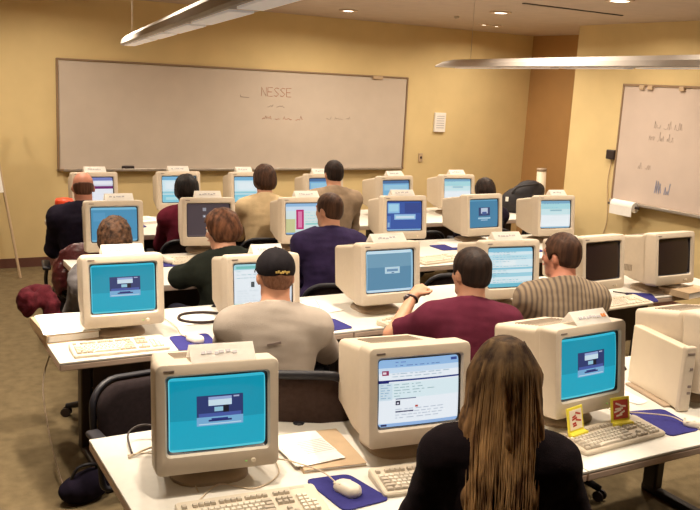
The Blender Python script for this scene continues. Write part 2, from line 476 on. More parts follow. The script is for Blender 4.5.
from_bm('wire', bm, M['tan'], t)

# easel at far left
t = empty('easel', (1.08, 9.0, 0), 0, 'easel with a white pad at the left edge before the back wall', 'easel')
bm = bmesh.new(); tube(bm, [(.22, -.1, .0), (-.02, .1, 1.75)], .014, 8); from_bm('leg', bm, M['tan'], t)
bm = bmesh.new(); tube(bm, [(-.5, -.1, .0), (-.28, .1, 1.75)], .014, 8); from_bm('leg', bm, M['tan'], t)
bm = bmesh.new(); tube(bm, [(-.15, .33, .0), (-.15, .1, 1.75)], .014, 8); from_bm('leg', bm, M['tan'], t)
bm = bmesh.new(); box(bm, (-.27, -.03, 1.24), (.62, .02, .84), .003, rot=(R(-6), R(-7), 0)); from_bm('pad', bm, M['paper'], t)

# ------------------------------------------------------------------ ceiling lights
spots = [(5.47, 6.87), (5.26, 5.13), (4.52, 8.21)]
def downlight(x, y, r=.075, lab=None):
    t = empty('downlight', (x, y, ZC), 0, lab, 'ceiling light', 'round recessed ceiling lights')
    bm = bmesh.new(); lathe(bm, [(r + .03, 0), (r + .028, -.012), (r, -.014), (r * .96, -.004)], 24); from_bm('ring', bm, M['trimring'], t, True)
    bm = bmesh.new(); lathe(bm, [(r * .95, -.002), (r * .95, -.008), (r * .6, -.013)], 20); from_bm('lens', bm, M['bulb'], t, True)
    return t
downlight(5.47, 6.87, .075, 'round recessed ceiling light above the right rear desks, middle of the view')
downlight(5.26, 5.13, .085, 'round recessed ceiling light cut by the top edge, near the right wall')
downlight(4.52, 8.21, .07, 'round recessed ceiling light above the long whiteboard')
downlight(6.38, 8.30, .035, 'small recessed spot near the alcove corner, left of its twin')
downlight(6.58, 8.32, .030, 'smaller dim recessed spot near the alcove corner, right of its twin')
bm = bmesh.new(); box(bm, (0, 0, -.004), (1.25, .035, .008), .002); o = from_bm('air_slot', bm, M['dark'], None, loc=(5.63, 6.02, ZC))
o.rotation_euler = (0, 0, R(3)); tag(o, 'long dark air slot in the ceiling near the right wall', 'vent')
bm = bmesh.new(); lathe(bm, [(.03, 0), (.03, -.02), (.012, -.03)], 14); o = from_bm('sprinkler_head', bm, M['alu'], None, loc=(5.55, 7.7, ZC)); tag(o, 'tiny sprinkler head on the ceiling between the recessed lights', 'sprinkler')

def pendant(p1, p2, lab):
    p1 = Vector(p1); p2 = Vector(p2); d = p2 - p1; L = d.length; d.normalize()
    t = empty('pendant_light', p1, 0, lab, 'pendant light', 'long suspended light bars')
    rotz = math.atan2(d.y, d.x); t.rotation_euler = (0, 0, rotz)
    bm = bmesh.new()
    pr = [(-.085, 0), (-.075, .022), (-.03, .042), (.03, .042), (.075, .022), (.085, 0), (.07, -.006), (-.07, -.006)]
    loft(bm, [[(x, a * s, b * s) for a, b in pr] for x, s in ((0, .25), (.12, .7), (.3, 1), (L, 1))]); from_bm('housing', bm, M['lampmetal'], t)
    bm = bmesh.new()
    for k in range(int(L / .6)): box(bm, (.6 + k * .6, 0, -.008), (.52, .10, .006))
    from_bm('louver', bm, M['lampface'], t)
    for x in [.5 + 2.2 * i for i in range(int(L / 2.2) + 1)]:
        if x < L:
            bm = bmesh.new(); tube(bm, [(x, 0, .042), (x, 0, ZC - p1.z)], .002, 6); from_bm('suspension_wire', bm, M['alu'], t)
    return t
PW = .50
def pendant2(p1, p2, lab):
    t = pendant(p1, p2, lab); t.scale = (1, PW, 1); return t
pendant2((1.28, 4.85, 2.225), (.255, -.5, 2.225), 'long suspended light bar slanting out of the top edge, upper left')
pendant2((3.27, 4.72, 2.215), (2.20, -.6, 2.215), 'long suspended light bar crossing in front of the right wall')

# ------------------------------------------------------------------ tables
DZ = .74
def table(x0, x1, y0, y1, lab, group):
    t = empty('training_table', ((x0 + x1) / 2, (y0 + y1) / 2, 0), 0, lab, 'table', group)
    w = x1 - x0 - .004; d = y1 - y0
    bm = bmesh.new(); box(bm, (0, 0, DZ - .006), (w, d, .012), .003); from_bm('tabletop', bm, M['top'], t)
    bm = bmesh.new(); box(bm, (0, 0, DZ - .028), (w, d, .032), .006); from_bm('edge_band', bm, M['edge'], t)
    for s in (-1, 1):
        bm = bmesh.new(); x = s * (w / 2 - .25)
        box(bm, (x, 0, .02), (.05, d * .82, .04), .01); box(bm, (x, d / 2 - .14, .37), (.06, .09, .68), .01); box(bm, (x, 0, DZ - .055), (.05, d * .7, .025), .005)
        from_bm('leg', bm, M['dark'], t)
    bm = bmesh.new(); box(bm, (0, d / 2 - .20, .46), (w - .56, .018, .48), .004); from_bm('modesty_panel', bm, M['panel'], t)
    return t
rows = {
 'A': (2.10, 3.06, [.67, 2.25, 3.87], ['nearest row table under the lower left monitor', 'nearest row table under the beige tower computer'], 'tables of the nearest row'),
 'B': (3.97, 4.74, [.74, 2.32, 3.94, 5.56], ['second row table with a paper stack on its left end', 'second row table beside the man in the maroon polo', 'second row table under the two dark monitors'], 'tables of the second row'),
 'C': (5.30, 6.25, [1.20, 2.72, 4.34, 6.0], ['third row table in front of the curly haired person', 'third row table in front of the indigo sweatshirt man', 'third row table under the two right third row monitors'], 'tables of the third row'),
 'D': (7.05, 7.98, [1.38, 2.84, 4.46, 6.08, 6.85], ['rear table in front of the balding man in dark navy', 'rear table in front of the beige sweater person', 'rear table under the two right rear monitors', 'short rear table end holding a black bag near the alcove'], 'tables of the rear row')}
for k, (y0, y1, xs, labs, g) in rows.items():
    for a, b, lab in zip(xs, xs[1:], labs): table(a, b, y0, y1, lab, g)

# ------------------------------------------------------------------ CRT monitors
TILT = R(7.0); MW, MH = .41, .366
def T(p):   # tilt about the lower front edge of the case
    x, y, z = p; z -= .0
    return (x, y * math.cos(TILT) + z * math.sin(TILT), .078 + z * math.cos(TILT) - y * math.sin(TILT))
def ring(w, h, r, y, zc=MH / 2, n=5, top=0, bot=0):
    return [T((a, y, zc + b)) for a, b in rrect(w, h, r, n)]
SW, SH, SZ = .325, .247, MH / 2 + .012
def mk_mesh(name, fn, ms, ang=32):
    bm = bmesh.new(); fn(bm); o = from_bm(name, bm, ms); smooth_by_angle(o, ang); me = o.data; bpy.data.objects.remove(o); return me
def bezel(bm):
    loft(bm, [ring(MW - .012, MH - .012, .02, .095), ring(MW, MH, .022, .088), ring(MW, MH, .022, .012), ring(MW - .006, MH - .006, .021, .003), ring(MW - .016, MH - .016, .018, 0),
              ring(SW + .022, SH + .022, .016, 0, SZ), ring(SW + .008, SH + .008, .012, .012, SZ)], cap1=False)
def surround(bm):
    loft(bm, [ring(SW + .0085, SH + .0085, .012, .011, SZ), ring(SW, SH, .011, .017, SZ), ring(SW - .01, SH - .01, .01, .022, SZ)], cap0=False, cap1=True)
def rear(bm):
    def rg(w, z0, z1, y, r=.022): return [T((a, y, (z0 + z1) / 2 + b)) for a, b in rrect(w, z1 - z0, r)]
    loft(bm, [rg(MW - .03, .004, MH - .006, .088), rg(MW - .03, .006, MH - .008, .125), rg(MW - .036, .010, MH - .020, .136), rg(MW - .045, .022, MH - .024, .22), rg(MW - .08, .060, MH - .034, .36), rg(MW - .09, .070, MH - .038, .405), rg(MW - .13, .09, MH - .055, .418)])
def vents(bm):
    for k in range(9):
        f = k / 8; box(bm, T((0, .17 + .02 * k, MH - .0205 - .004 * (.17 + .02 * k - .14) / .08)), (.22, .006, .004), rot=(-TILT, 0, 0))
def sidevent(bm, s):
    for k in range(8): box(bm, T((s * (.1825 - .014 * k * .125 - .001), .225 + .014 * k, .11)), (.005, .006, .045))
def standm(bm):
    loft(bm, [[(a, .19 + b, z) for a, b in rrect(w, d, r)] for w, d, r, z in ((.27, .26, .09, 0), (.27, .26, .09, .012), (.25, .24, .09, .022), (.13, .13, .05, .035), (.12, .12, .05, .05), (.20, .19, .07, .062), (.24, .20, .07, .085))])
me_bezel = mk_mesh('bezel', bezel, M['crt']); me_sur = mk_mesh('screen_surround', surround, M['crtdk'])
me_rear = mk_mesh('rear_housing', rear, M['crt2'], 40); me_vent = mk_mesh('vent', vents, M['vent']); me_sv = mk_mesh('side_vent', lambda b: sidevent(b, -1), M['vent'])
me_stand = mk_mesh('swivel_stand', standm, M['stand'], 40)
def fbtn(bm):
    lathe(bm, [(.0085, 0), (.0085, .004), (.006, .006)], 16)
    bmesh.ops.transform(bm, matrix=Matrix.Rotation(R(90), 4, 'X'), verts=bm.verts[:])
me_btn = mk_mesh('power_button', fbtn, M['btn'])
me_led = mk_mesh('indicator_light', lambda b: box(b, (0, -.002, 0), (.008, .004, .004), .001), M['led'])
me_emb_s = mk_mesh('indicator_light', lambda b: box(b, (0, -.002, 0), (.008, .004, .004), .001), M['mark'])
me_emb = mk_mesh('emblem', lambda b: box(b, (0, -.001, 0), (.034, .002, .005), .0005), M['mark'])

def lin(c): return tuple(((v / 255) / 12.92 if v <= 10 else ((v / 255 + .055) / 1.055) ** 2.4) for v in c)
def picture(rects):
    us = sorted(set([i / 12 for i in range(13)] + [min(1, max(0, round(v, 4))) for r in rects for v in (r[0], r[2])]))
    vs = sorted(set([i / 10 for i in range(11)] + [min(1, max(0, round(v, 4))) for r in rects for v in (r[1], r[3])]))
    me = bpy.data.meshes.new('screen'); V = []; Fc = []; cols = []
    w, h = SW - .004, SH - .004
    for v in vs:
        for u in us:
            bul = .007 * (1 - (2 * u - 1) ** 2) * 1 + .005 * (1 - (2 * v - 1) ** 2)
            V.append(T(((u - .5) * w, .0205 - bul, SZ + (v - .5) * h)))
    nu = len(us)
    for j in range(len(vs) - 1):
        for i in range(nu - 1):
            Fc.append((j * nu + i, j * nu + i + 1, (j + 1) * nu + i + 1, (j + 1) * nu + i))
            cu, cv = (us[i] + us[i + 1]) / 2, (vs[j] + vs[j + 1]) / 2; c = (0, 0, 0)
            for r in rects:
                if r[0] <= cu <= r[2] and r[1] <= cv <= r[3]: c = r[4]
            cols.append(c)
    me.from_pydata(V, [], Fc); me.polygons.foreach_set('use_smooth', [True] * len(Fc))
    ca = me.color_attributes.new('picture', 'FLOAT_COLOR', 'CORNER')
    k = 0
    for f, c in zip(me.polygons, cols):
        for _ in f.vertices: ca.data[k].color = (*lin(c), 1); k += 1
    me.materials.append(M['screen']); return me
ALL = (0, 0, 1, 1)
def lines(u0, v0, u1, v1, n, col, seed=1, th=.012):
    rr = random.Random(seed); out = []
    for k in range(n):
        v = v1 - (v1 - v0) * k / max(1, n - 1); u = u0
        while u < u1 - .03:
            w = rr.uniform(.02, .09); out.append((u, v, min(u1, u + w), v + th, col)); u += w + rr.uniform(.012, .04)
            if rr.random() < .12: break
    return out
def scr(kind, seed=0):
    if kind == 'teal':
        return [(*ALL, (20, 168, 196)), (0, .42, 1, 1, (8, 150, 178)), (0, .96, 1, 1, (60, 190, 215)), (0, .0, 1, .03, (90, 205, 220)), (0, 0, .012, 1, (110, 215, 235)), (.988, 0, 1, 1, (90, 205, 220)),
                (.28, .33, .76, .74, (40, 55, 110)), (.28, .33, .76, .45, (120, 175, 215)), (.30, .45, .74, .50, (70, 90, 165)), (.40, .60, .64, .72, (205, 228, 240)), (.40, .68, .64, .72, (150, 170, 215)), (.46, .52, .55, .58, (150, 200, 220)), (.55, .50, .61, .60, (10, 15, 35)),
                (.40, .385, .64, .41, (30, 40, 110)), (.43, .41, .60, .43, (40, 55, 130)), (.66, .70, .72, .72, (170, 180, 210)), (.30, .345, .74, .36, (190, 220, 240))]
    if kind == 'web':
        return [(*ALL, (238, 245, 252)), (0, .88, 1, 1, (150, 190, 232)), (0, .80, 1, .88, (205, 226, 246)), (.04, .77, .12, .84, (150, 50, 90)), (.05, .79, .09, .82, (240, 220, 230)), (0, .675, 1, .70, (40, 60, 130)), (0, .655, .12, .70, (20, 30, 110)), (0, .40, .16, .655, (208, 228, 240)), (.16, .42, 1, .655, (222, 240, 246)),
                (.2, .32, .255, .385, (30, 30, 60)), (.215, .335, .24, .36, (220, 220, 235)), (.44, .27, .475, .30, (190, 70, 60)), (0, 0, 1, .05, (150, 185, 230)), (.03, .01, .10, .04, (30, 40, 90)), (.9, .93, .98, .97, (60, 80, 150))] + \
            lines(.2, .90, .8, .95, 2, (100, 130, 180), 3) + lines(.16, .74, .9, .78, 2, (170, 190, 205), 4) + lines(.18, .45, .7, .62, 5, (160, 185, 190), 5) + lines(.2, .12, .8, .25, 4, (185, 195, 210), 6) + lines(.02, .43, .14, .62, 6, (150, 175, 195), 8) + [(.2, .21, .42, .23, (80, 80, 110)), (.2, .405, .45, .42, (110, 120, 150))]
    if kind == 'steel':
        return [(*ALL, (88, 140, 172)), (0, .60, 1, .93, (112, 158, 184)), (0, .93, 1, 1, (205, 232, 245)), (0, 0, 1, .055, (200, 228, 245)), (0, 0, .02, 1, (160, 200, 222)), (.96, 0, 1, 1, (150, 195, 220)), (.38, .44, .70, .60, (190, 218, 232)), (.42, .49, .66, .55, (105, 145, 180)), (.52, .45, .58, .47, (70, 110, 150))]
    if kind == 'greenhead':
        return [(*ALL, (236, 244, 250)), (0, .88, 1, 1, (170, 220, 228)), (.04, .90, .7, .96, (120, 195, 190)), (.28, .5, .34, .62, (70, 80, 85)), (0, .0, 1, .05, (170, 205, 235)), (0, .12, .3, .16, (190, 225, 220))] + lines(.04, .7, .9, .84, 3, (150, 190, 195), seed) + lines(.05, .2, .8, .42, 5, (195, 210, 215), seed + 1)
    if kind == 'news':
        return [(*ALL, (220, 240, 246)), (0, .90, 1, 1, (130, 195, 220)), (0, .70, 1, .82, (190, 228, 240)), (0, .45, 1, .50, (140, 200, 220)), (0, .26, 1, .36, (160, 212, 228)), (0, 0, 1, .1, (110, 190, 210)), (.3, .55, .6, .68, (236, 246, 248))] + lines(.1, .12, .9, .88, 14, (135, 170, 185), seed, .014)
    if kind == 'plainblue':
        return [(*ALL, (72, 146, 186)), (0, .93, 1, 1, (120, 185, 215)), (0, 0, 1, .06, (110, 175, 205)), (.04, .6, .3, .85, (85, 155, 195))]
    if kind == 'night':
        return [(*ALL, (72, 60, 66)), (.36, .78, .44, .88, (150, 150, 160)), (.36, .58, .43, .66, (130, 130, 140)), (0, 0, 1, .04, (90, 78, 84)), (.38, .60, .41, .64, (210, 210, 215))]
    if kind == 'magenta':
        return [(*ALL, (214, 232, 230)), (0, .90, 1, 1, (150, 190, 225)), (0, .76, 1, .90, (205, 225, 245)), (.26, .16, .46, .80, (190, 20, 110)), (.31, .22, .41, .74, (225, 130, 175)), (.5, .3, .95, .36, (150, 205, 200)), (0, .02, .24, .5, (205, 205, 150)), (0, 0, 1, .06, (130, 170, 210))] + lines(.5, .4, .9, .7, 4, (150, 180, 185), 3)
    if kind == 'bluewin':
        return [(*ALL, (45, 85, 165)), (.02, .60, .35, .94, (135, 190, 225)), (.05, .66, .32, .90, (165, 212, 238)), (.20, .38, .82, .56, (150, 195, 228)), (.24, .42, .78, .50, (205, 228, 242)), (0, 0, 1, .05, (130, 175, 215)), (.0, .1, .1, .5, (70, 115, 190)), (.5, .6, .98, .95, (38, 66, 140)), (.02, .12, .07, .28, (140, 180, 215))]
    if kind == 'bluelogo':
        return [(*ALL, (62, 130, 168)), (0, .95, 1, 1, (95, 160, 190)), (.30, .42, .70, .72, (40, 60, 110)), (.38, .50, .62, .70, (190, 205, 225)), (.42, .46, .58, .56, (60, 90, 150)), (.28, .30, .72, .36, (165, 200, 220)), (.38, .24, .62, .28, (150, 190, 215))]
    if kind == 'lightweb':
        return [(*ALL, (240, 248, 252)), (0, .90, 1, 1, (120, 170, 200)), (0, .70, 1, .90, (170, 220, 228)), (0, .48, 1, .70, (205, 234, 238)), (0, 0, 1, .05, (160, 200, 225)), (.3, .62, .7, .68, (150, 190, 200))] + lines(.1, .2, .9, .45, 4, (205, 218, 224), seed) + lines(.1, .74, .6, .88, 2, (120, 170, 185), seed + 4)
    if kind == 'purplebar':
        return [(*ALL, (238, 240, 248)), (0, .88, 1, 1, (120, 130, 190)), (0, .58, 1, .68, (110, 20, 105)), (0, .68, 1, .74, (205, 205, 225)), (0, .0, 1, .06, (180, 190, 220))] + lines(.1, .2, .9, .45, 4, (205, 210, 224), 3)
    if kind == 'sky':
        return [(*ALL, (210, 236, 244)), (0, .86, 1, 1, (120, 180, 215)), (0, .34, .7, .42, (150, 205, 215)), (0, 0, 1, .3, (135, 205, 222)), (.1, .5, .8, .8, (232, 244, 248)), (.1, .1, .6, .2, (180, 226, 232))] + lines(.1, .5, .8, .75, 3, (180, 210, 220), seed)
    if kind == 'skydark':
        return [(*ALL, (120, 180, 215)), (0, .88, 1, 1, (70, 110, 160)), (0, .2, 1, .26, (210, 232, 240)), (.38, .28, .68, .46, (225, 238, 244)), (.05, .6, .95, .82, (150, 200, 228)), (0, 0, 1, .1, (170, 210, 230))]
def monitor(x, y, rz, kind, lab, group, detail=True, seed=0):
    t = empty('crt_monitor', (x, y, DZ), R(rz), lab, 'monitor', group)
    def p(name, me):
        o = bpy.data.objects.new(name, me); link(o, t); return o
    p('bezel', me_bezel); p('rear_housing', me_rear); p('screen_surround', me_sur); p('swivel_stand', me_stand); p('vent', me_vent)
    if kind == 'off' and x > 4.5: p('side_vent', me_sv)
    if kind == 'off':
        me = picture([(*ALL, (0, 0, 0))]); me.materials.clear(); me.materials.append(M['off']); s = p('screen', me); s['label'] = 'dark screen, switched off'
    else:
        s = p('screen', picture(scr(kind, seed)))
    o = p('power_button', me_btn); o.location = T((.115, 0, .026)); o.rotation_euler = (-TILT, 0, 0)
    o = p('indicator_light', me_led if kind != 'off' else me_emb_s); o.location = T((.09, 0, .026)); o.rotation_euler = (-TILT, 0, 0)
    o = p('emblem', me_emb); o.location = T((-.16, 0, MH - .022)); o.rotation_euler = (-TILT, 0, 0)
    return t
g = {k: v for k, v in zip('ABCD', ['monitors of the nearest row', 'monitors of the second row', 'monitors of the third row', 'monitors of the rear row'])}
MON = {
 'A1': (.96, 2.47, -8.3, 'teal', 'beige monitor with a teal screen at lower left, tallest in the view'),
 'A2': (1.70, 2.39, -7.1, 'web', 'beige monitor showing a white web page, just left of the long blond hair'),
 'A3': (2.53, 2.38, 3.0, 'teal', 'beige monitor with a teal screen behind two yellow cards'),
 'A4': (3.345, 2.35, 0, 'steel', 'beige monitor cut by the right edge beside the beige tower computer'),
 'B1': (1.11, 4.20, -2.1, 'teal', 'beige monitor with a teal screen, second row, left end'),
 'B2': (1.80, 4.02, -3.0, 'greenhead', 'beige monitor half hidden behind the man in the black cap'),
 'B3': (2.67, 4.15, -.5, 'steel', 'beige monitor with a steel blue screen and pale dialog, beside the raised fist'),
 'B4': (3.47, 4.02, -7, 'news', 'beige monitor with striped pale blue page behind the maroon polo man'),
 'B5': (4.24, 4.00, 3., 'off', 'switched off monitor half hidden by the man in the striped shirt'),
 'B6': (4.89, 3.97, 1.1, 'off', 'switched off monitor seen from its left side, far right of the second row'),
 'C1': (1.53, 6.05, -2.8, 'plainblue', 'beige monitor with a plain blue screen behind the curly brown head'),
 'C2': (2.25, 6.10, -7.9, 'night', 'beige monitor with a nearly black picture behind the auburn haired person'),
 'Cx': (3.02, 6.00, -5, 'magenta', 'beige monitor showing a magenta column, left of the indigo sweatshirt'),
 'C3': (3.93, 5.96, -6.3, 'bluewin', 'beige monitor with deep blue screen and pale windows, third row'),
 'C4': (4.76, 5.94, 2.5, 'bluelogo', 'beige monitor with blue screen and a small dark logo, third row, no name card'),
 'C5': (5.43, 5.76, -5.9, 'lightweb', 'beige monitor with a pale page, right end of the third row before the alcove'),
 'D1': (1.80, 7.81, -.5, 'purplebar', 'rear row monitor with a purple bar beside the balding head'),
 'D2': (2.59, 7.83, -3.3, 'sky', 'rear row monitor with a pale cyan screen beside the dark haired person in wine'),
 'D3': (3.28, 7.74, -4, 'sky', 'rear row monitor behind the beige sweater person'),
 'D4': (4.00, 7.55, -3, 'skydark', 'rear row monitor mostly hidden by the dark haired man in the tan shirt'),
 'D5': (4.71, 7.32, 2.5, 'skydark', 'rear row monitor with a mid blue screen right of the tan shirt man'),
 'D6': (5.52, 7.38, -5.5, 'lightweb', 'rear row monitor with a white page, rightmost of the rear row')}
def dark_label(k): return MON[k][4]
for k, (x, y, rz, kind, lab) in MON.items(): monitor(x, y, rz, kind, lab, g[k[0]], seed=len(k) + ord(k[0]) + ord(k[1]))

# folded name cards standing on the monitors
def tent(k, dx, w, tx_off, lab, h=.050, yaw_=0, marks='grey'):
    x, y, rz = MON[k][:3]; a = R(rz)
    lx, ly, lz = dx, .060, 0
    px, py, pz = T((lx, ly, MH + .0005))
    t = empty('name_card', (x + px * math.cos(a) - py * math.sin(a), y + px * math.sin(a) + py * math.cos(a), DZ + pz), a + R(yaw_), lab, 'name card', 'folded white name cards on monitors')
    bm = bmesh.new(); d = .055
    L = [(-w / 2, -d, .0045), (-w / 2, .0, h), (-w / 2, d * .7, -.004)]
    th = .0012
    v0 = [bm.verts.new(p) for p in L]; v1 = [bm.verts.new((w / 2, p[1], p[2])) for p in L]
    bm.faces.new((v0[0], v1[0], v1[1], v0[1])); bm.faces.new((v0[1], v1[1], v1[2], v0[2]))
    g0 = bmesh.ops.solidify(bm, geom=bm.faces[:], thickness=.0015)
    from_bm('card', bm, M['paper'], t)
    sl = math.atan2(h - .006, d); rr = random.Random(hash(k) % 100 if False else ord(k[0]) * 7 + ord(k[1]))
    bm = bmesh.new(); u = -w * .30
    while u < w * .25:
        ww = rr.uniform(.008, .02); q = .5 + rr.uniform(-.06, .06)
        box(bm, (u, -d + d * q - .0022, .006 + (h - .006) * q + .001), (ww, .010, .0012), rot=(sl, 0, 0)); u += ww + .006
    from_bm('printed_name', bm, M['print'], t)
    if marks == 'orange':
        bm = bmesh.new()
        for j in range(2): box(bm, (w * .33 + j * .014, -d + d * .5 - .0022, .006 + (h - .006) * .5 + .001), (.010, .016, .0014), rot=(sl, 0, 0))
        from_bm('printed_logo', bm, M['orange'], t)
for k, dx, w, lab, mk in [
    ('A1', .02, .215, 'white name card on the lower left teal monitor', 'grey'), ('A3', .02, .20, 'white name card with an orange mark on the monitor behind the yellow cards', 'orange'),
    ('B1', .005, .21, 'white name card on the second row teal monitor at left', 'grey'), ('B2', .03, .17, 'white name card on the monitor before the black cap', 'grey'),
    ('B3', .0, .23, 'white name card on the steel blue screen monitor', 'grey'), ('B4', -.02, .20, 'white name card on the monitor behind the maroon polo man', 'grey'),
    ('C1', .04, .20, 'white name card above the curly brown head', 'grey'), ('C2', .0, .20, 'white name card on the monitor with the nearly black picture', 'grey'),
    ('Cx', .02, .20, 'white name card on the monitor with the magenta column', 'grey'), ('C3', -.01, .21, 'white name card on the deep blue screen monitor', 'grey'),
    ('C5', .03, .17, 'white name card on the right end monitor before the alcove', 'grey'), ('D1', .01, .19, 'white name card over the balding head at the rear', 'grey'),
    ('D2', .0, .20, 'white name card above the dark haired person in wine', 'grey'), ('D3', -.06, .16, 'white name card left of the beige sweater person', 'grey'),
    ('D4', -.02, .2, 'white name card partly hidden behind the head of the tan shirt man', 'grey'),
    ('D5', .0, .19, 'white name card on the rear monitor right of the tan shirt man', 'grey'), ('D6', .0, .18, 'white name card on the rightmost rear monitor', 'grey')]:
    tent(k, dx, w, 0, lab, marks=mk)

# ------------------------------------------------------------------ keyboards
KU = .0190
def keylayout():
    ks = []   # (x, y, w, grey)
    x0 = -.218
    for r, ws in enumerate([[1.5, 1, 1, 1, 1, 1, 1, 6.2, 1, 1, 1.3][:0] or [1.25, 1.25, 1.25, 6.2, 1.25, 1.25, 1.25][:7],
                            [2.25] + [1] * 10 + [2.75], [1.75] + [1] * 11 + [2.25], [1.5] + [1] * 12 + [1.5], [1] * 13 + [2]]):
        x = x0; s = 15 * KU / (sum(ws) * KU)
        for w in ws: ks.append((x + w * KU * s / 2, -.062 + r * KU, w * s, w > 1.1 and w < 3)); x += w * KU * s
    for grp in range(3):
        for i in range(4): ks.append((x0 + KU * (2.3 + grp * 4.45 + i), .047, 1, True))
    ks.append((x0 + KU * .5, .047, 1, True))
    xn = x0 + 15 * KU + .012
    for i in range(3):
        ks.append((xn + KU * (.5 + i), .047, 1, True)); ks.append((xn + KU * (.5 + i), .014, 1, True)); ks.append((xn + KU * (.5 + i), -.005, 1, True)); ks.append((xn + KU * (.5 + i), -.062, 1, True))
    ks.append((xn + KU * 1.5, -.043, 1, True))
    xp = xn + 3 * KU + .012
    for i in range(4):
        for r in range(5):
            if i * KU + xp < .225: ks.append((xp + KU * (.5 + i), -.062 + r * KU, 1, i == 3))
    return ks
KL = [k for k in keylayout() if abs(k[0]) < .228][:99]
def kz(y): return .019 + (y + .075) * .095
def keymesh(bm, w, x=0, y=0, z=0):
    a = w * KU / 2 - .0012; b = KU / 2 - .0012
    loft(bm, [[(x + sx * a * s, y + sy * b * s, z + h) for sx, sy in ((-1, -1), (1, -1), (1, 1), (-1, 1))] for s, h in ((1, -.004), (.98, .002), (.78, .0075))])
kcache = {}
def keyboard(x, y, rz, lab, detail):
    t = empty('keyboard', (x, y, DZ), R(rz), lab, 'keyboard', 'beige computer keyboards')
    bm = bmesh.new()
    w, y0, y1 = .465, -.085, .085
    loft(bm, [[(a, b, zf * (1 if b < 0 else 1)) for a, b in []] or [(a, b, z0 + (zs * (b + .085))) for a, b in rrect(w - i, .17 - i, .012)] for i, z0, zs in ((.004, 0, 0), (0, .004, 0), (0, .012, .095), (.008, .0165, .095))])
    from_bm('case', bm, M['kb'], t)
    bm = bmesh.new(); box(bm, (.17, .070, .0165 + .155 * .095), (.05, .012, .001), rot=(math.atan(.095), 0, 0)); from_bm('indicator_strip', bm, M['key2'], t)
    if detail:
        for kx, ky, kw, gr in KL:
            key = (round(kw, 2), gr)
            if key not in kcache:
                bm = bmesh.new(); keymesh(bm, kw); o = from_bm('key', bm, M['key2' if gr else 'key']); kcache[key] = o.data; bpy.data.objects.remove(o)
            o = bpy.data.objects.new('key', kcache[key]); link(o, t); o.location = (kx, ky, kz(ky))
    else:
        if 'all' not in kcache:
            bm = bmesh.new()
            for kx, ky, kw, gr in KL: keymesh(bm, kw, kx, ky, kz(ky))
            o = from_bm('keycaps', bm, M['key']); kcache['all'] = o.data; bpy.data.objects.remove(o)
        o = bpy.data.objects.new('keycaps', kcache['all']); link(o, t)
    return t
for x, y, rz, lab, det in [
    (1.01, 2.30, -6, 'beige keyboard in front of the lower left teal monitor', 1), (1.69, 2.26, -10, 'beige keyboard left of the woman with long blond hair', 1),
    (2.56, 2.29, 3, 'beige keyboard with two yellow cards leaning on its back edge', 1), (1.05, 4.08, -2, 'beige keyboard at the left of the second row before a teal monitor', 1),
    (2.74, 4.02, 18, 'beige keyboard next to the raised forearm of the man in maroon', 1), (3.56, 3.92, 5, 'beige keyboard between the maroon polo and the striped shirt', 0),
    (4.30, 3.90, 3, 'beige keyboard right of the striped shirt man', 0), (2.12, 5.90, -4, 'beige keyboard beside the auburn haired person', 0),
    (3.92, 5.44, 10, 'beige keyboard on the third row right of the indigo sweatshirt', 0), (1.85, 3.88, -3, 'beige keyboard hidden under the hands of the black cap man', 0), 
    (4.72, 5.60, 3, 'beige keyboard before the blue logo monitor of the third row', 0), (1.40, 5.52, 0, 'beige keyboard before the curly haired person', 0), (3.0, 5.5, 0, 'beige keyboard before the indigo sweatshirt man', 0),
    (1.78, 7.3, 0, 'beige keyboard before the balding man at the rear', 0), (2.7, 7.3, 0, 'beige keyboard before the person in wine at the rear', 0), (3.3, 7.28, 0, 'beige keyboard before the beige sweater person', 0), (5.5, 7.2, -3, 'beige keyboard under the rightmost rear monitor', 0)]:
    keyboard(x, y, rz, lab, det)

# ------------------------------------------------------------------ mouse pads and mice
def pad(pts, lab):
    cx = sum(p[0] for p in pts) / len(pts); cy = sum(p[1] for p in pts) / len(pts)
    bm = bmesh.new(); P = [Vector((a - cx, b - cy, 0)) for a, b in pts]; loop = []
    for i in range(len(P)):
        a, b, c = P[i - 1], P[i], P[(i + 1) % len(P)]; r = .03
        u = b + (a - b).normalized() * r; w = b + (c - b).normalized() * r
        for k in range(5):
            s = k / 4; loop.append((1 - s) ** 2 * u + 2 * s * (1 - s) * b + s * s * w)
    loft(bm, [[(v.x, v.y, z) for v in loop] for z in (0, .005)])
    o = from_bm('mouse_pad', bm, M['pad'], None, loc=(cx, cy, DZ + .0005)); return tag(o, lab, 'mouse pad', 'blue mouse pads')
def mouse(x, y, rz, lab, tail, pz=.006):
    t = empty('computer_mouse', (x, y, DZ + pz), R(rz), lab, 'mouse', 'beige computer mice')
    bm = bmesh.new()
    loft(bm, [[(a * s, b * s2 + off, z) for a, b in rrect(.062, .108, .028, 6)] for s, s2, off, z in ((.94, .94, 0, 0), (1, 1, 0, .008), (.98, .97, -.001, .018), (.86, .86, -.004, .028), (.6, .62, -.008, .0345), (.25, .3, -.01, .036))])
    from_bm('body', bm, M['mouse'], t, True)
    for s in (-1, 1):
        bm = bmesh.new(); box(bm, (s * .0135, .028, .027), (.024, .038, .006), .002, rot=(R(-14), R(s * 10), 0)); from_bm('button', bm, M['btn'], t)
    bm = bmesh.new(); c, s_ = math.cos(R(rz)), math.sin(R(rz)); pts = [(0, .05, .010)]
    for q in tail:
        dx, dy = q[0] - x, q[1] - y; pts.append((dx * c + dy * s_, -dx * s_ + dy * c, (q[2] if len(q) > 2 else .003) - pz + .006))
    tube(bm, spline(pts), .0026, 6); from_bm('cord', bm, M['wire'], t)
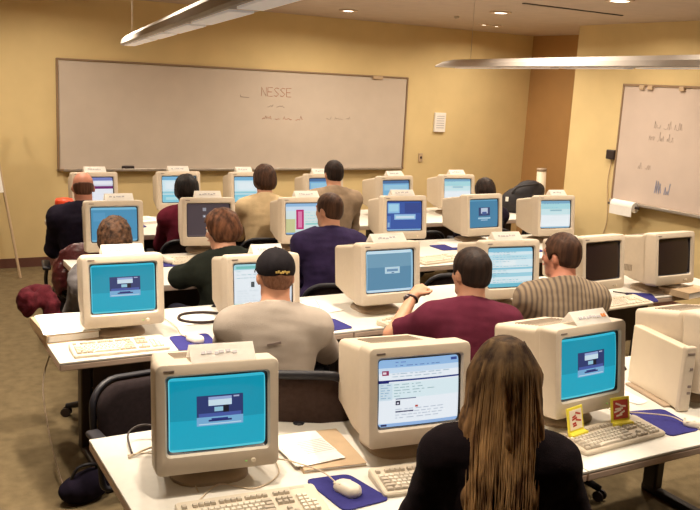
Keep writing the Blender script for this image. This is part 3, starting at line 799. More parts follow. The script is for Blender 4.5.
pad([(1.26, 2.44), (1.42, 2.42), (1.46, 2.20), (1.28, 2.19)], 'blue mouse pad in front of the paper stack at the bottom of the view')
mouse(1.35, 2.30, 15, 'beige mouse on the blue pad right of the lower left keyboard', [(1.31, 2.42, .03), (1.22, 2.52, .045), (1.17, 2.62, .02), (1.19, 2.85)])
pad([(2.84, 2.47), (3.02, 2.43), (2.98, 2.20), (2.80, 2.20)], 'blue mouse pad in front of the beige tower computer')
mouse(2.99, 2.23, 50, 'beige mouse at the right edge beside the tower computer', [(2.93, 2.32, .02), (2.83, 2.40, .02), (2.78, 2.50), (2.80, 2.7)])
pad([(1.33, 4.19), (1.54, 4.18), (1.52, 3.94), (1.31, 3.94)], 'blue mouse pad left of the black cap man')
mouse(1.43, 4.06, 20, 'beige mouse on the pad left of the black cap man', [(1.40, 4.2), (1.42, 4.35), (1.40, 4.6)])
pad([(2.15, 4.24), (2.32, 4.22), (2.34, 4.01), (2.15, 4.0)], 'blue mouse pad right of the pale grey shirt')
mouse(2.2, 4.14, 10, 'beige mouse half hidden right of the black cap man', [(2.25, 4.3), (2.35, 4.45), (2.4, 4.6)])
pad([(4.58, 4.14), (4.76, 4.05), (4.62, 3.86), (4.46, 3.90)], 'blue mouse pad between the two switched off monitors')
pad([(1.80, 6.02), (2.0, 6.0), (1.97, 5.80), (1.79, 5.81)], 'blue mouse pad beside the third row keyboard at left')
mouse(1.88, 5.92, 10, 'beige mouse on the third row pad at left', [(1.9, 6.02), (1.88, 6.12)])
pad([(4.90, 5.78), (5.08, 5.74), (5.10, 5.50), (4.92, 5.5)], 'blue mouse pad between the two right third row monitors')
pad([(1.95, 7.62), (2.15, 7.60), (2.15, 7.4), (1.95, 7.4)], 'blue mouse pad on the rear table by the wine top')
pad([(4.2, 6.0), (4.4, 6.0), (4.42, 5.78), (4.2, 5.78)], 'blue mouse pad behind the third row keyboard')
pad([(5.95, 7.5), (6.05, 7.5), (6.05, 7.3), (5.9, 7.3)], 'blue mouse pad at the right of the rightmost rear monitor')

# ------------------------------------------------------------------ papers, books, cards and other desk things
def sheet_stack(pts, n, lab, name='paper_stack', cat='papers', m='paper', th=.0012, z0=0, seed=1, group=None):
    rr = random.Random(seed); cx = sum(p[0] for p in pts) / 4; cy = sum(p[1] for p in pts) / 4
    t = empty(name, (cx, cy, DZ + z0), 0, lab, cat, group)
    for i in range(n):
        bm = bmesh.new(); a = rr.uniform(-.09, .09) if i else 0; c, s = math.cos(a), math.sin(a); dx, dy = (rr.uniform(-.012, .012), rr.uniform(-.012, .012)) if i else (0, 0)
        lp = [((p[0] - cx) * c - (p[1] - cy) * s + dx, (p[0] - cx) * s + (p[1] - cy) * c + dy) for p in pts]
        loft(bm, [[(u, v, z) for u, v in lp] for z in (i * th, i * th + th * .9)]); from_bm('sheet', bm, M[m], t)
    return t, cx, cy
def book(x, y, rz, w, d, h, m, lab, z=0, printed=None):
    t = empty('book', (x, y, DZ + z), R(rz), lab, 'book')
    bm = bmesh.new(); box(bm, (0, 0, h - .0015), (w, d, .003), .001); box(bm, (0, 0, .0015), (w, d, .003), .001); box(bm, (-w / 2 + .002, 0, h / 2), (.004, d, h), .001); from_bm('cover', bm, M[m], t)
    bm = bmesh.new(); box(bm, (.001, 0, h / 2), (w - .008, d - .008, h - .006)); from_bm('pages', bm, M['paper'], t)
    if printed:
        bm = bmesh.new()
        for k in range(7): box(bm, (-.01, d * (.34 - .09 * k), h + .0004), (w * (.62 - .05 * (k % 3)), .006, .0008))
        from_bm('cover_print', bm, M[printed], t)
    return t
# between the two nearest monitors
book(1.42, 2.63, -8, .24, .32, .014, 'tan', 'tan covered book under papers between the two nearest monitors')
sheet_stack([(1.27, 2.52), (1.45, 2.52), (1.45, 2.78), (1.27, 2.78)], 5, 'loose white printed papers on the tan book in the nearest row', z0=.0145)
bm = bmesh.new()
for k in range(8): box(bm, (0, .09 - k * .014, 0), (.11, .006, .0008))
o = from_bm('grey_leaflet', bm, M['print'], None, loc=(1.40, 2.60, DZ + .0212)); tag(o, 'small grey printed leaflet lying on the papers of the nearest row', 'leaflet')
bm = bmesh.new(); box(bm, (0, 0, 0), (.12, .13, .0012)); from_bm('backing', bm, M['paper'], o, loc=(0, .04, -.0006))
# second row left stack
t = empty('binder', (.865, 4.47, DZ), R(3), 'thick binder under white papers at the left end of the second row', 'binder')
bm = bmesh.new(); box(bm, (0, 0, .0015), (.27, .38, .003)); box(bm, (0, 0, .0405), (.27, .38, .003)); box(bm, (-.134, 0, .021), (.003, .38, .042)); from_bm('cover', bm, M['tan'], t)
bm = bmesh.new(); box(bm, (.0, 0, .021), (.25, .36, .034)); from_bm('pages', bm, M['paper'], t)
sheet_stack([(.735, 4.29), (.995, 4.29), (1.0, 4.66), (.745, 4.66)], 4, 'white papers on the binder at the left end of the second row', z0=.0425)
# behind pads second row
sheet_stack([(1.46, 4.36), (1.72, 4.38), (1.74, 4.68), (1.48, 4.66)], 4, 'white papers under the black looped strap', seed=4)
bm = bmesh.new(); tube(bm, spline([(1.74, 4.44, .012), (1.66, 4.36, .012), (1.55, 4.37, .012), (1.48, 4.45, .012), (1.52, 4.55, .012), (1.63, 4.56, .012), (1.72, 4.50, .014), (1.75, 4.44, .016), (1.80, 4.46, .012), (1.86, 4.52, .006)], 5), .008, 8)
box(bm, (1.745, 4.44, .018), (.05, .05, .022), .006); o = from_bm('looped_strap', bm, M['cable'], None, True, loc=(0, 0, DZ)); tag(o, 'black strap looped on white papers behind the black cap man', 'strap')
sheet_stack([(1.26, 3.86), (1.30, 3.86), (1.30, 3.93), (1.26, 3.93)], 1, 'scrap of white paper by the second row keyboard')
sheet_stack([(2.2, 4.32), (2.46, 4.36), (2.42, 4.62), (2.18, 4.58)], 5, 'white papers left of the steel blue screen monitor', seed=6)
sheet_stack([(3.0, 3.98), (3.22, 4.02), (3.18, 4.3), (2.97, 4.26)], 5, 'white papers between the raised forearm and the maroon polo', seed=7)
sheet_stack([(3.78, 4.1), (3.96, 4.05), (4.0, 4.33), (3.80, 4.34)], 4, 'white papers just left of the striped shirt man', seed=8)
sheet_stack([(4.36, 3.96), (4.46, 3.96), (4.47, 4.18), (4.36, 4.18)], 6, 'white papers beside the switched off monitor', seed=9)
t = empty('pen', (4.50, 4.16, DZ + .012), R(-55), 'dark pen lying by the pad between the switched off monitors', 'pen')
bm = bmesh.new(); tube(bm, [(0, 0, 0), (.13, 0, 0)], .005, 8); from_bm('barrel', bm, M['dark'], t)
bm = bmesh.new(); tube(bm, [(.13, 0, 0), (.145, 0, 0)], [.004, .001], 8); from_bm('tip', bm, M['alu'], t)
book(5.02, 3.98, 8, .30, .24, .045, 'tan', 'thick tan book at the right edge of the second row')
sheet_stack([(4.93, 3.98), (5.15, 4.02), (5.13, 4.16), (4.92, 4.12)], 4, 'white papers on the thick tan book at the right edge', z0=.0455, seed=11)
sheet_stack([(2.98, 2.52), (3.03, 2.52), (3.03, 2.86), (2.86, 2.86)], 4, 'flat white papers left of the tower computer', seed=12)
sheet_stack([(4.36, 5.86), (4.6, 5.84), (4.6, 6.1), (4.38, 6.12)], 5, 'white papers left of the blue logo monitor, third row', seed=13)
sheet_stack([(2.35, 5.62), (2.55, 5.6), (2.57, 5.85), (2.37, 5.87)], 4, 'white papers right of the auburn haired person', seed=14)
sheet_stack([(1.42, 7.2), (1.55, 7.2), (1.55, 7.42), (1.42, 7.42)], 3, 'white papers near the red topped tub', seed=15)
sheet_stack([(5.75, 7.3), (5.9, 7.3), (5.9, 7.55), (5.75, 7.55)], 5, 'white papers right of the rightmost rear monitor', seed=16)
book(2.22, 7.68, 12, .2, .28, .03, 'paper', 'white book on the rear table by the wine top', printed='print')
book(5.1, 7.72, 5, .2, .2, .05, 'tan', 'tan book between the two right rear monitors')
# red topped tub
t = empty('tub', (1.485, 7.62, DZ), 0, 'tan tub with a red lid on the rear table left of the balding head', 'tub')
bm = bmesh.new(); lathe(bm, [(.05, 0), (.062, .015), (.070, .16)], 24); from_bm('body', bm, M['tan'], t, True)
bm = bmesh.new(); lathe(bm, [(.076, .155), (.078, .22), (.070, .24), (.03, .246)], 24); from_bm('lid', bm, M['red'], t, True)
# beige tower
t = empty('tower_computer', (3.085, 2.385, DZ), R(-13), 'slim upright beige tower computer between the two right nearest monitors', 'computer')
bm = bmesh.new(); box(bm, (0, .19, .150), (.050, .37, .28), .006); from_bm('case', bm, M['btn'], t)
bm = bmesh.new(); box(bm, (0, -.002, .152), (.056, .028, .295), .008, 3); from_bm('front_panel', bm, M['crt'], t)
bm = bmesh.new(); box(bm, (0, .2, .006), (.11, .3, .012), .005); from_bm('foot_stand', bm, M['stand'], t)
for z, m in ((.20, 'mark'), (.12, 'mark'), (.09, 'mark')):
    bm = bmesh.new(); box(bm, (.01, -.018, z), (.016, .005, .012), .002); from_bm('button', bm, M[m], t)
bm = bmesh.new(); box(bm, (0, -.0175, .27), (.036, .004, .005)); from_bm('drive_slot', bm, M['mark'], t)
# yellow cards leaning on the keyboard
def card(x, y, rz, lab, s):
    t = empty('yellow_card', (x, y, DZ + .031), R(rz), lab, 'card', 'yellow picture cards on a keyboard')
    rot = (R(-12), 0, 0)
    def tp(z, y=0): a = R(12); return (0, y * math.cos(a) + z * math.sin(a), z * math.cos(a) - y * math.sin(a))
    bm = bmesh.new(); box(bm, tp(.053), (.10, .006, .112), .003, rot=rot); from_bm('card', bm, M['yellow'], t)
    bm = bmesh.new(); box(bm, tp(.058, -.0035), (.076, .002, .078), rot=rot); from_bm('picture', bm, M['cardcream' if s else 'cardred'], t)
    bm = bmesh.new(); rr = random.Random(s + 3)
    for k in range(6):
        c = tp(.035 + .009 * k, -.005); box(bm, (rr.uniform(-.018, .018), c[1], c[2]), (rr.uniform(.02, .04), .001, .007), rot=(R(-12), rr.uniform(-.5, .5), 0))
    from_bm('picture_figure', bm, M['cardred' if s else 'cardcream'], t)
    bm = bmesh.new(); box(bm, (0, -.012, .004), (.098, .026, .016), .004); from_bm('foot', bm, M['yellow'], t)
card(2.40, 2.325, 10, 'yellow picture card leaning left on the keyboard, red streaks on cream', 1)
card(2.655, 2.335, -4, 'yellow picture card leaning right on the keyboard, dark red picture', 0)
# cables at the left of the nearest row
for i, (pts, m, lab) in enumerate([
    ([(.78, 2.86, .006), (.80, 2.99, .03), (.87, 3.0, .05), (.98, 2.93, .02), (1.02, 2.85, .01)], 'cable', 'black cable looping left of the lower left monitor'),
    ([(.76, 2.84, .006), (.86, 2.88, .012), (.95, 2.86, .008), (1.02, 2.80, .006)], 'wire', 'beige cable running behind the lower left monitor'),
    ([(.76, 2.85, .010), (.84, 2.83, .012), (.89, 2.74, .006), (.91, 2.62, .004), (.90, 2.5, .004)], 'wire', 'thin pale cable curving down the left of the nearest table'),
    ([(.88, 2.44, .004), (.98, 2.52, .006), (1.08, 2.45, .004), (1.2, 2.52, .006), (1.24, 2.7, .004)], 'wire', 'pale cable snaking under the lower left monitor')]):
    bm = bmesh.new(); tube(bm, spline(pts), .004 if i < 2 else .0025, 6); o = from_bm('cable', bm, M[m], None, True, loc=(0, 0, DZ)); tag(o, lab, 'cable')
bm = bmesh.new(); tube(bm, spline([(2.72, 2.75, .01), (2.80, 2.62, .02), (2.88, 2.55, .01), (2.98, 2.6, .006)]), .006, 6); o = from_bm('cable', bm, M['cable'], None, True, loc=(0, 0, DZ)); tag(o, 'black cable beside the tower computer', 'cable')
bm = bmesh.new(); tube(bm, spline([(.90, 4.72, .70), (.76, 4.5, .5), (.74, 4.3, .3), (.78, 4.2, .05), (.8, 4.1, .004)]), .004, 6); o = from_bm('cable', bm, M['stand'], None, True); tag(o, 'thin brown cable hanging from the left end of the second row table', 'cable')
t = empty('bag', (.86, 4.02, 0), R(10), 'dark navy bag on the floor under the left end of the second row', 'bag')
S = Field((-.2, -.14, -.02), (.2, .14, .3), .012); S.ell((0, 0, .07), (.13, .07, .075), .03); S.ell((.04, 0, .1), (.08, .06, .06), .03); Pq = S.P(); S.F += .005 * fnoise(Pq, 40, 4); S.F = np.maximum(S.F, -Pq[..., 2]); S.obj('body', M['navy'], t)
bm = bmesh.new(); tube(bm, spline([(-.07, 0, .12), (-.04, -.02, .19), (.04, -.02, .19), (.07, 0, .14)]), .008, 8); from_bm('handle', bm, M['chairpl'], t, True)
# things in the far right corner
t = empty('bag', (6.45, 7.45, DZ), R(-20), 'black bag standing on the rear table end before the alcove', 'bag')
S = Field((-.32, -.2, -.02), (.34, .22, .44), .012)
S.ell((0, 0, .14), (.24, .11, .15), .04); S.ell((.10, .02, .24), (.17, .10, .13), .05); S.ell((-.12, 0, .1), (.12, .1, .1), .04)
Pq = S.P(); S.F += .008 * fnoise(Pq, 28, 4); S.F = np.maximum(S.F, -Pq[..., 2]); S.obj('body', M['bluebag'], t)
bm = bmesh.new(); tube(bm, spline([(-.15, -.05, .2), (-.1, -.12, .3), (.05, -.12, .33), (.15, -.06, .34)]), .012, 8); from_bm('strap', bm, M['bluebag'], t, True)
bm = bmesh.new(); box(bm, (-.21, -.1, .16), (.03, .02, .05), .004); from_bm('tag', bm, M['paper'], t)
t = empty('poster_tube', (7.05, 7.75, 0), 0, 'pale rolled poster standing in the alcove behind the black bag', 'poster tube')
bm = bmesh.new(); tube(bm, [(0, 0, 0), (-.03, .05, 1.18)], .055, 16); from_bm('tube', bm, M['btn'], t, True)
bm = bmesh.new(); tube(bm, [(-.0295, .0495, 1.165), (-.0305, .051, 1.2)], .058, 16); from_bm('cap', bm, M['stand'], t, True)
# ------------------------------------------------------------------ office chairs
def loopz(w, h, r, y, zc, n=6): return [(a, y, zc + b) for a, b in rrect(w, h, r, n)]
def make_chair():
    t = empty('office_chair', (0, 0, 0)); t['category'] = 'chair'
    bm = bmesh.new(); loft(bm, [[(a * s, b * s + .02, z) for a, b in rrect(.47, .45, .10, 6)] for s, z in ((.86, .395), (.98, .405), (1, .425), (1, .445), (.95, .458), (.7, .462))]); from_bm('seat', bm, M['chair'], t, True)
    bm = bmesh.new(); L = []
    for s, dy in ((.8, -.035), (.97, -.03), (1, -.015), (1, .005), (.95, .02), (.75, .026)):
        L.append([(a * s, -.235 + dy - .10 * ((b * s + .0) / .4 + .5) * .5 + .9 * (a * s) ** 2, .70 + b * s) for a, b in rrect(.42, .36, .12, 7)])
    loft(bm, L); from_bm('backrest', bm, M['chair'], t, True)
    bm = bmesh.new(); P = [(a, -.275 - .05 * (b / .4 + .5) + .9 * a * a, .70 + b) for a, b in rrect(.445, .385, .13, 7)]; tube(bm, P, .016, 8, closed=True); from_bm('back_rim', bm, M['chairpl'], t, True)
    bm = bmesh.new(); tube(bm, spline([(0, -.0, .385), (0, -.24, .39), (0, -.30, .48), (0, -.295, .66)]), .022, 8); from_bm('back_bracket', bm, M['chairpl'], t, True)
    for s in (-1, 1):
        bm = bmesh.new(); tube(bm, spline([(s * .20, .02, .40), (s * .27, .02, .42), (s * .285, .02, .55), (s * .28, -.03, .64), (s * .28, .05, .655)]), .014, 8); a = from_bm('armrest', bm, M['chairpl'], t, True)
        bm = bmesh.new(); box(bm, (s * .28, .03, .665), (.062, .27, .032), .014, 3); from_bm('arm_pad', bm, M['chairpl'], a, True)
    bm = bmesh.new(); lathe(bm, [(.035, .10), (.035, .24), (.022, .245), (.022, .39), (.09, .392), (.09, .40)], 16); from_bm('gas_column', bm, M['chairpl'], t)
    for k in range(5):
        a = 2 * math.pi * k / 5 + .3; c, s = math.cos(a), math.sin(a)
        bm = bmesh.new(); tube(bm, [(.0, .0, .115), (c * .15, s * .15, .10), (c * .29, s * .29, .068)], [.032, .026, .018], 8); l = from_bm('base_leg', bm, M['chairpl'], t, True)
        bm = bmesh.new(); q = Vector((-s, c, 0)) * .018; p = Vector((c * .29, s * .29, .03))
        for sg in (-1, 1): tube(bm, [p + q * sg - q * .35, p + q * sg + q * .35], .03, 12)
        from_bm('caster', bm, M['dark'], l)
    return t
chair0 = make_chair(); nch = [0]
def chair(x, y, rz, lab, fabric=None):
    t = chair0 if nch[0] == 0 else copy_tree(chair0)
    nch[0] += 1; t.location = (x, y, 0); t.rotation_euler = (0, 0, R(rz)); t.scale = (1, 1, .93); t['label'] = lab; t['group'] = 'black office chairs at the tables'
    if fabric:
        for c in t.children:
            if c.name.split('.')[0] in ('backrest', 'seat'): c.data = c.data.copy(); c.data.materials[0] = M[fabric]
    return t

# ------------------------------------------------------------------ people
def rotm(z=0, x=0, y=0): return np.array(Matrix.Rotation(z, 3, 'Z') @ Matrix.Rotation(x, 3, 'X') @ Matrix.Rotation(y, 3, 'Y'))
def ik(S, W, l1, l2, hint):
    S, W, hint = map(lambda v: np.array(v, float), (S, W, hint)); d = W - S; L = np.linalg.norm(d)
    if L > (l1 + l2) * .995: W = S + d / L * (l1 + l2) * .995; d = W - S; L = np.linalg.norm(d)
    n = d / L; a = (l1 * l1 - l2 * l2 + L * L) / (2 * L); h = math.sqrt(max(0, l1 * l1 - a * a))
    hp = hint - n * (hint @ n); hp /= np.linalg.norm(hp) + 1e-9
    return S + n * a + hp * h, W
def unit(v): v = np.array(v, float); return v / (np.linalg.norm(v) + 1e-9)

def person(label, top, face, hair, hairm, shirt, skin='skin', sleeves='long', lean=10, hyaw=0, hpitch=8, vox=.0125, arms=None, trousers='trous', coat=0, scale=1., wide=1., extra=None, fold=.005, gaze=None):
    """top = world point of the crown, face = heading in degrees clockwise from the whiteboard direction"""
    rz = -R(face); l = R(lean)
    u = np.array([0, math.sin(l), math.cos(l)])
    hz = top[2]
    seat = .50 if hz < 1.39 else .50 + (hz - 1.39)
    pel = np.array([0, 0, seat + .07])
    tl = max(.40, (hz - .115 - .150 - pel[2]) / math.cos(l))
    neck = pel + u * tl
    hd = neck + np.array([0, .05 + .02 * math.sin(l), .150])
    c, s = math.cos(rz), math.sin(rz)
    tz = hd[1] - .01
    root = (top[0] - (-s * tz), top[1] - (c * tz), 0)
    t = empty('person', root, rz, label, 'person')
    def loc(p):
        dx, dy = p[0] - root[0], p[1] - root[1]; return np.array([dx * c + dy * s, -dx * s + dy * c, p[2]])
    sh = [neck + np.array([sg * .168 * wide, -.012, -.078]) for sg in (-1, 1)]
    H = rotm(R(hyaw), -R(hpitch))
    def hp(p): return hd + H @ np.array(p)
    # arms
    A = []
    for i, sg in enumerate((-1, 1)):
        if arms and arms[i]:
            e, w_ = loc(arms[i][0]), loc(arms[i][1]); hdir = unit(loc(arms[i][2]) - w_) if len(arms[i]) > 2 else unit(w_ - e); pose = arms[i][3] if len(arms[i]) > 3 else 'flat'
        else:
            W = np.array([sg * .14, max(sh[i][1] + .36, .36), .785 + coat]); e, w_ = ik(sh[i], W, .29, .255, (sg * .30, -.35, -1)); hdir = unit([-sg * .15, 1, -.05]); pose = 'flat'
        A.append((e, w_, hdir, pose))
    lo = np.array([-.62, -.42, -.03]); hi = np.array([.62, .98, max(hz, 1.3) + .06])
    for e, w_, hdir, pose in A: lo = np.minimum(lo, np.minimum(e, w_) - .22); hi = np.maximum(hi, np.maximum(e, w_) + .22)
    lo[2] = -.03
    # ---- body: one continuous skin surface
    B = Field(lo, hi, vox)
    def torso(F, g, k=.05):
        F.ell(pel + u * .02, (.165 + g, .125 + g, .12 + g), k)
        F.ell(pel + u * tl * .42, (.145 * wide + g, .105 + g, .17 + g), k)
        F.ell(pel + u * tl * .70, (.165 * wide + g, .115 + g, .17 + g), k)
        F.cap(sh[0] * [.82, 1, 1] + [0, 0, .0], sh[1] * [.82, 1, 1], .062 + g, k=k)
        for q in sh: F.cap(neck + np.array([0, -.018, .0]), q + np.array([0, 0, .012]), .050 + g, .046 + g, k=k)
    def upper(F, g, fore=True, to=1., k=.03):
        for (e, w_, hdir, pose), q in zip(A, sh):
            F.ell(q, (.062 + g, .062 + g, .066 + g), k); F.cap(q, e, .052 + g, .041 + g, k=k)
            if fore:
                F.cap(e, e + (w_ - e) * to, .041 + g, (.041 - .015 * to) + g, k=k)
    def legs(F, g, k=.04):
        for sg in (-1, 1):
            hip = pel + np.array([sg * .09, .02, -.01]); kn = np.array([sg * .13, .46, .53]); an = np.array([sg * .13, .50, .10])
            F.cap(hip, kn, .085 + g, .058 + g, k=k); F.cap(kn, an, .056 + g, .04 + g, k=k)
    torso(B, 0); upper(B, 0); legs(B, 0)
    for sg in (-1, 1): B.cap((sg * .13, .50, .08), (sg * .14, .64, .035), .035, .03, k=.03)
    B.cap(neck + np.array([0, -.02, -.05]), hp((0, -.02, -.03)), .066, .060, k=.03)
    # hands
    for (e, w_, hdir, pose), sg in zip(A, (-1, 1)):
        up = np.array([0, 0, 1.]) if abs(hdir[2]) < .8 else np.array([0, -1., 0])
        side = unit(np.cross(hdir, up)); nrm = unit(np.cross(side, hdir))
        thumb = -sg     # thumbs point inward
        pc = w_ + hdir * .05
        Rm = np.stack([side, hdir, nrm], 1)
        B.ell(pc, (.040, .052, .017), .012, rot=Rm); B.cap(w_ - hdir * .01, pc, .024, .028, k=.015)
        for f, (o_, ln) in enumerate(((-.030, .062), (-.010, .074), (.011, .070), (.030, .055))):
            k0 = pc + hdir * .040 + side * o_
            if pose == 'fist': d1 = unit(hdir * .35 - nrm); d2 = unit(-hdir * .8 - nrm * .25)
            else: d1 = unit(hdir - nrm * .25); d2 = unit(hdir * .75 - nrm * .7)
            k1 = k0 + d1 * ln * .55; k2 = k1 + d2 * ln * .5
            B.cap(k0 - hdir * .02, k1, .0095, .0088, k=.003); B.cap(k1, k2, .0088, .0075, k=.002)
        t0 = w_ + hdir * .025 + side * thumb * .028; t1 = t0 + unit(hdir * .7 + side * thumb * .6 - nrm * .2) * .045; t2 = t1 + unit(hdir + side * thumb * (-.1) - nrm * .35) * .03
        B.cap(t0, t1, .013, .011, k=.006); B.cap(t1, t2, .011, .009, k=.004)
    # head
    def head(F):
        F.ell(hp((0, -.012, .028)), (.075, .094, .088), .02, rot=H)
        F.ell(hp((0, .028, -.035)), (.058, .066, .078), .03, rot=H)
        F.cap(hp((0, .062, -.092)), hp((0, .058, -.088)), .026, k=.025)
        for sg in (-1, 1):
            F.cap(hp((sg * .045, .0, -.075)), hp((sg * .02, .06, -.095)), .020, .018, k=.02)
            F.ell(hp((sg * .078, -.008, -.012)), (.010, .020, .031), .008, rot=H @ rotm(0, R(-10)) @ rotm(R(-sg * 18)))
            F.ell(hp((sg * .040, .055, -.020)), (.022, .022, .020), .02, rot=H)
            F.ell(hp((sg * .031, .089, .010)), (.017, .012, .011), .012, op='sub', rot=H)
            F.cap(hp((sg * .018, .084, .030)), hp((sg * .045, .074, .030)), .009, k=.012)
        F.cap(hp((0, .086, .016)), hp((0, .108, -.022)), .009, .0125, k=.010)
        F.ell(hp((0, .092, -.052)), (.024, .010, .008), .008, rot=H)
        F.ell(hp((0, .096, -.0535)), (.022, .010, .0016), .003, op='sub', rot=H)
    head(B)
    B.obj('body', M[skin], t)
    for sg in (-1, 1):
        bm = bmesh.new(); bmesh.ops.create_uvsphere(bm, u_segments=12, v_segments=8, radius=.0125); o = from_bm('eye', bm, M['eyew'], t, True); o.location = hp((sg * .031, .074, .010)); o['label'] = 'white eyeball'
        bm = bmesh.new(); bmesh.ops.create_uvsphere(bm, u_segments=10, v_segments=8, radius=.0062); i_ = from_bm('iris', bm, M['hdark'], o, True); i_.location = H @ np.array((0, .0085, 0))
    bm = bmesh.new(); tube(bm, [hp((-.022, .094, -.055)), hp((-.008, .1025, -.0505)), hp((0, .1025, -.052)), hp((.008, .1025, -.0505)), hp((.022, .094, -.055))], [.001, .004, .0042, .004, .001], 8); from_bm('mouth', bm, M['lip'], t, True)
    # ---- shirt
    Sx = Field(lo, hi, vox); g = .013 + coat
    torso(Sx, g); upper(Sx, g * 1.1, fore=(sleeves != 'short'), to=.93)
    if sleeves == 'short':
        for (e, w_, hdir, pose), q in zip(A, sh):
            Pq = Sx.P(); a = unit(e - q); m = q + (e - q) * .80
            dist = (Pq - m) @ a; rr = np.sqrt(((Pq - m) ** 2).sum(-1)); Sx.F = np.where((rr < .16) & (dist > -.1), np.maximum(Sx.F, dist), Sx.F)
    else:
        for (e, w_, hdir, pose), q in zip(A, sh): Sx.cap(e + (w_ - e) * .86, e + (w_ - e) * .93, .034 + g, .033 + g, k=.01)
    Sx.cap(neck + np.array([0, -.02, -.04]), neck + np.array([0, .0, .012]), .073 + coat * .5, .070 + coat * .5, k=.03)       # collar
    Sx.ell(pel + u * .06, (.185 * wide + g, .14 + g, .11), .05)
    Pq = Sx.P()
    Sx.F += (fold * fnoise(Pq * [1, 1, .55], 26, int(abs(top[0]) * 97)) + fold * .5 * fnoise(Pq, 60, 5)).astype(np.float32)
    Sx.F = np.maximum(Sx.F, (pel[2] - .09) - Pq[..., 2])
    cu = unit(hp((0, 0, 0)) - neck + np.array([0, .03, 0]))
    rr = np.sqrt(((Pq - neck) ** 2).sum(-1)); Sx.F = np.where(rr < .11, np.maximum(Sx.F, (Pq - (neck + cu * .030)) @ cu), Sx.F)
    so = Sx.obj('shirt', M[shirt], t)
    # ---- trousers and shoes
    Tx = Field((lo[0], -.3, 0), (hi[0], .8, .85), .018); g = .013
    Tx.ell(pel + u * .0, (.175 + g, .135 + g, .115 + g), .04); legs(Tx, g); Pq = Tx.P(); Tx.F = np.maximum(Tx.F, np.maximum(Pq[..., 2] - (pel[2] + .05), .085 - Pq[..., 2])); Tx.obj('trousers', M[trousers], t)
    for sg in (-1, 1):
        Fs = Field((sg * .14 - .09, .38, -.02), (sg * .14 + .09, .80, .16), .01); Fs.ell((sg * .135, .52, .06), (.045, .07, .055), .03); Fs.ell((sg * .145, .64, .035), (.047, .10, .04), .03); Pq = Fs.P(); Fs.F = np.maximum(Fs.F, .002 - Pq[..., 2]); Fs.obj('shoe', M['shoe'], t)
    # ---- hair
    hv = min(vox, .008)
    def local(P_): return (P_ - hd) @ H
    if hair != 'cap' or True:
        q0 = hd - .2; q1 = hd + .17
        if hair == 'long': q0 = hd - np.array([.2, .32, .66])
        Hf = Field(q0, q1, hv); th = {'short': .012, 'bald': .005, 'curly': .022, 'long': .018, 'full': .024, 'cap': .004, 'thin': .008}[hair]
        Hf.F[:] = .3
        Hf.ell(hp((0, -.012, .030)), (.075 + th, .094 + th, .088 + th), .01, rot=H)
        if hair in ('full', 'curly'): Hf.ell(hp((0, -.035, -.02)), (.078 + th * .8, .072 + th, .075), .03, rot=H)
        else: Hf.ell(hp((0, -.04, -.025)), (.066 + th, .060 + th, .065), .02, rot=H)
        P_ = Hf.P(); Lq = local(P_)
        if hair == 'long':
            for sg in (-1, 1):
                Hf.cap(hp((sg * .062, -.035, .02)), hp((sg * .070, -.07, -.12)), .048, .046, k=.03)
                Hf.cap(hp((sg * .070, -.07, -.12)), hd + np.array([sg * .068, -.155, -.30]), .046, .040, k=.03)
                Hf.cap(hd + np.array([sg * .068, -.155, -.30]), hd + np.array([sg * .055, -.165, -.52]), .040, .014, k=.03)
            Hf.cap(hp((0, -.07, .0)), hp((0, -.10, -.15)), .06, .055, k=.03)
            Hf.cap(hp((0, -.10, -.15)), hd + np.array([0, -.19, -.56]), .052, .014, k=.03)
            ang = np.arctan2(Lq[..., 0], -Lq[..., 1] + .02)
            dn = np.clip((.09 - Lq[..., 2]) / .12, 0, 1)
            Hf.F += (dn * .0045 * (np.sin(ang * 26 + 3 * np.sin(Lq[..., 2] * 9)) + .7 * np.sin(Lq[..., 0] * 190 + 5 * np.sin(Lq[..., 2] * 7)))).astype(np.float32)
        if hair in ('short', 'bald', 'thin', 'cap'): Hf.F += (.011 * np.clip((-.005 - Lq[..., 2]) / .06, 0, 1)).astype(np.float32)
        # face opening
        fz = Lq[..., 1] - (.048 + .25 * np.clip(Lq[..., 2] - .02, -.1, .2)) if hair != 'long' else Lq[..., 1] - .055
        cut = np.minimum(fz, .062 - Lq[..., 2] + .0)       # in front of this plane and below the hairline
        Hf.F = np.maximum(Hf.F, cut.astype(np.float32))
        if hair not in ('long',):
            nape = {'short': -.060, 'bald': -.055, 'curly': -.085, 'full': -.095, 'cap': -.045, 'thin': -.06}[hair]
            low = (nape - .012 + 5.5 * Lq[..., 0] ** 2 + .12 * np.clip(Lq[..., 1] + .02, -.1, .2)) - Lq[..., 2]
            Hf.F = np.maximum(Hf.F, low.astype(np.float32))
            if hair != 'full' and hair != 'curly':      # cut round the ears
                er = np.sqrt((Lq[..., 1] + .004) ** 2 + ((Lq[..., 2] + .014) * .8) ** 2); Hf.F = np.maximum(Hf.F, (.026 - er).astype(np.float32))
        if hair == 'bald': Hf.F = np.maximum(Hf.F, (Lq[..., 2] - .022 + .25 * np.clip(Lq[..., 1] + .03, -.1, .1)).astype(np.float32))
        if hair == 'curly': Hf.F += (.007 * fnoise(P_, 110, 2) + .004 * fnoise(P_, 190, 3)).astype(np.float32)
        elif hair == 'full': Hf.F += (.006 * fnoise(P_ * [1, 1, .6], 60, 2) + .003 * fnoise(P_, 150, 3)).astype(np.float32)
        elif hair == 'short': Hf.F += (.0025 * fnoise(P_, 120, 2)).astype(np.float32)
        ho = Hf.obj('hair', M[hairm], t)
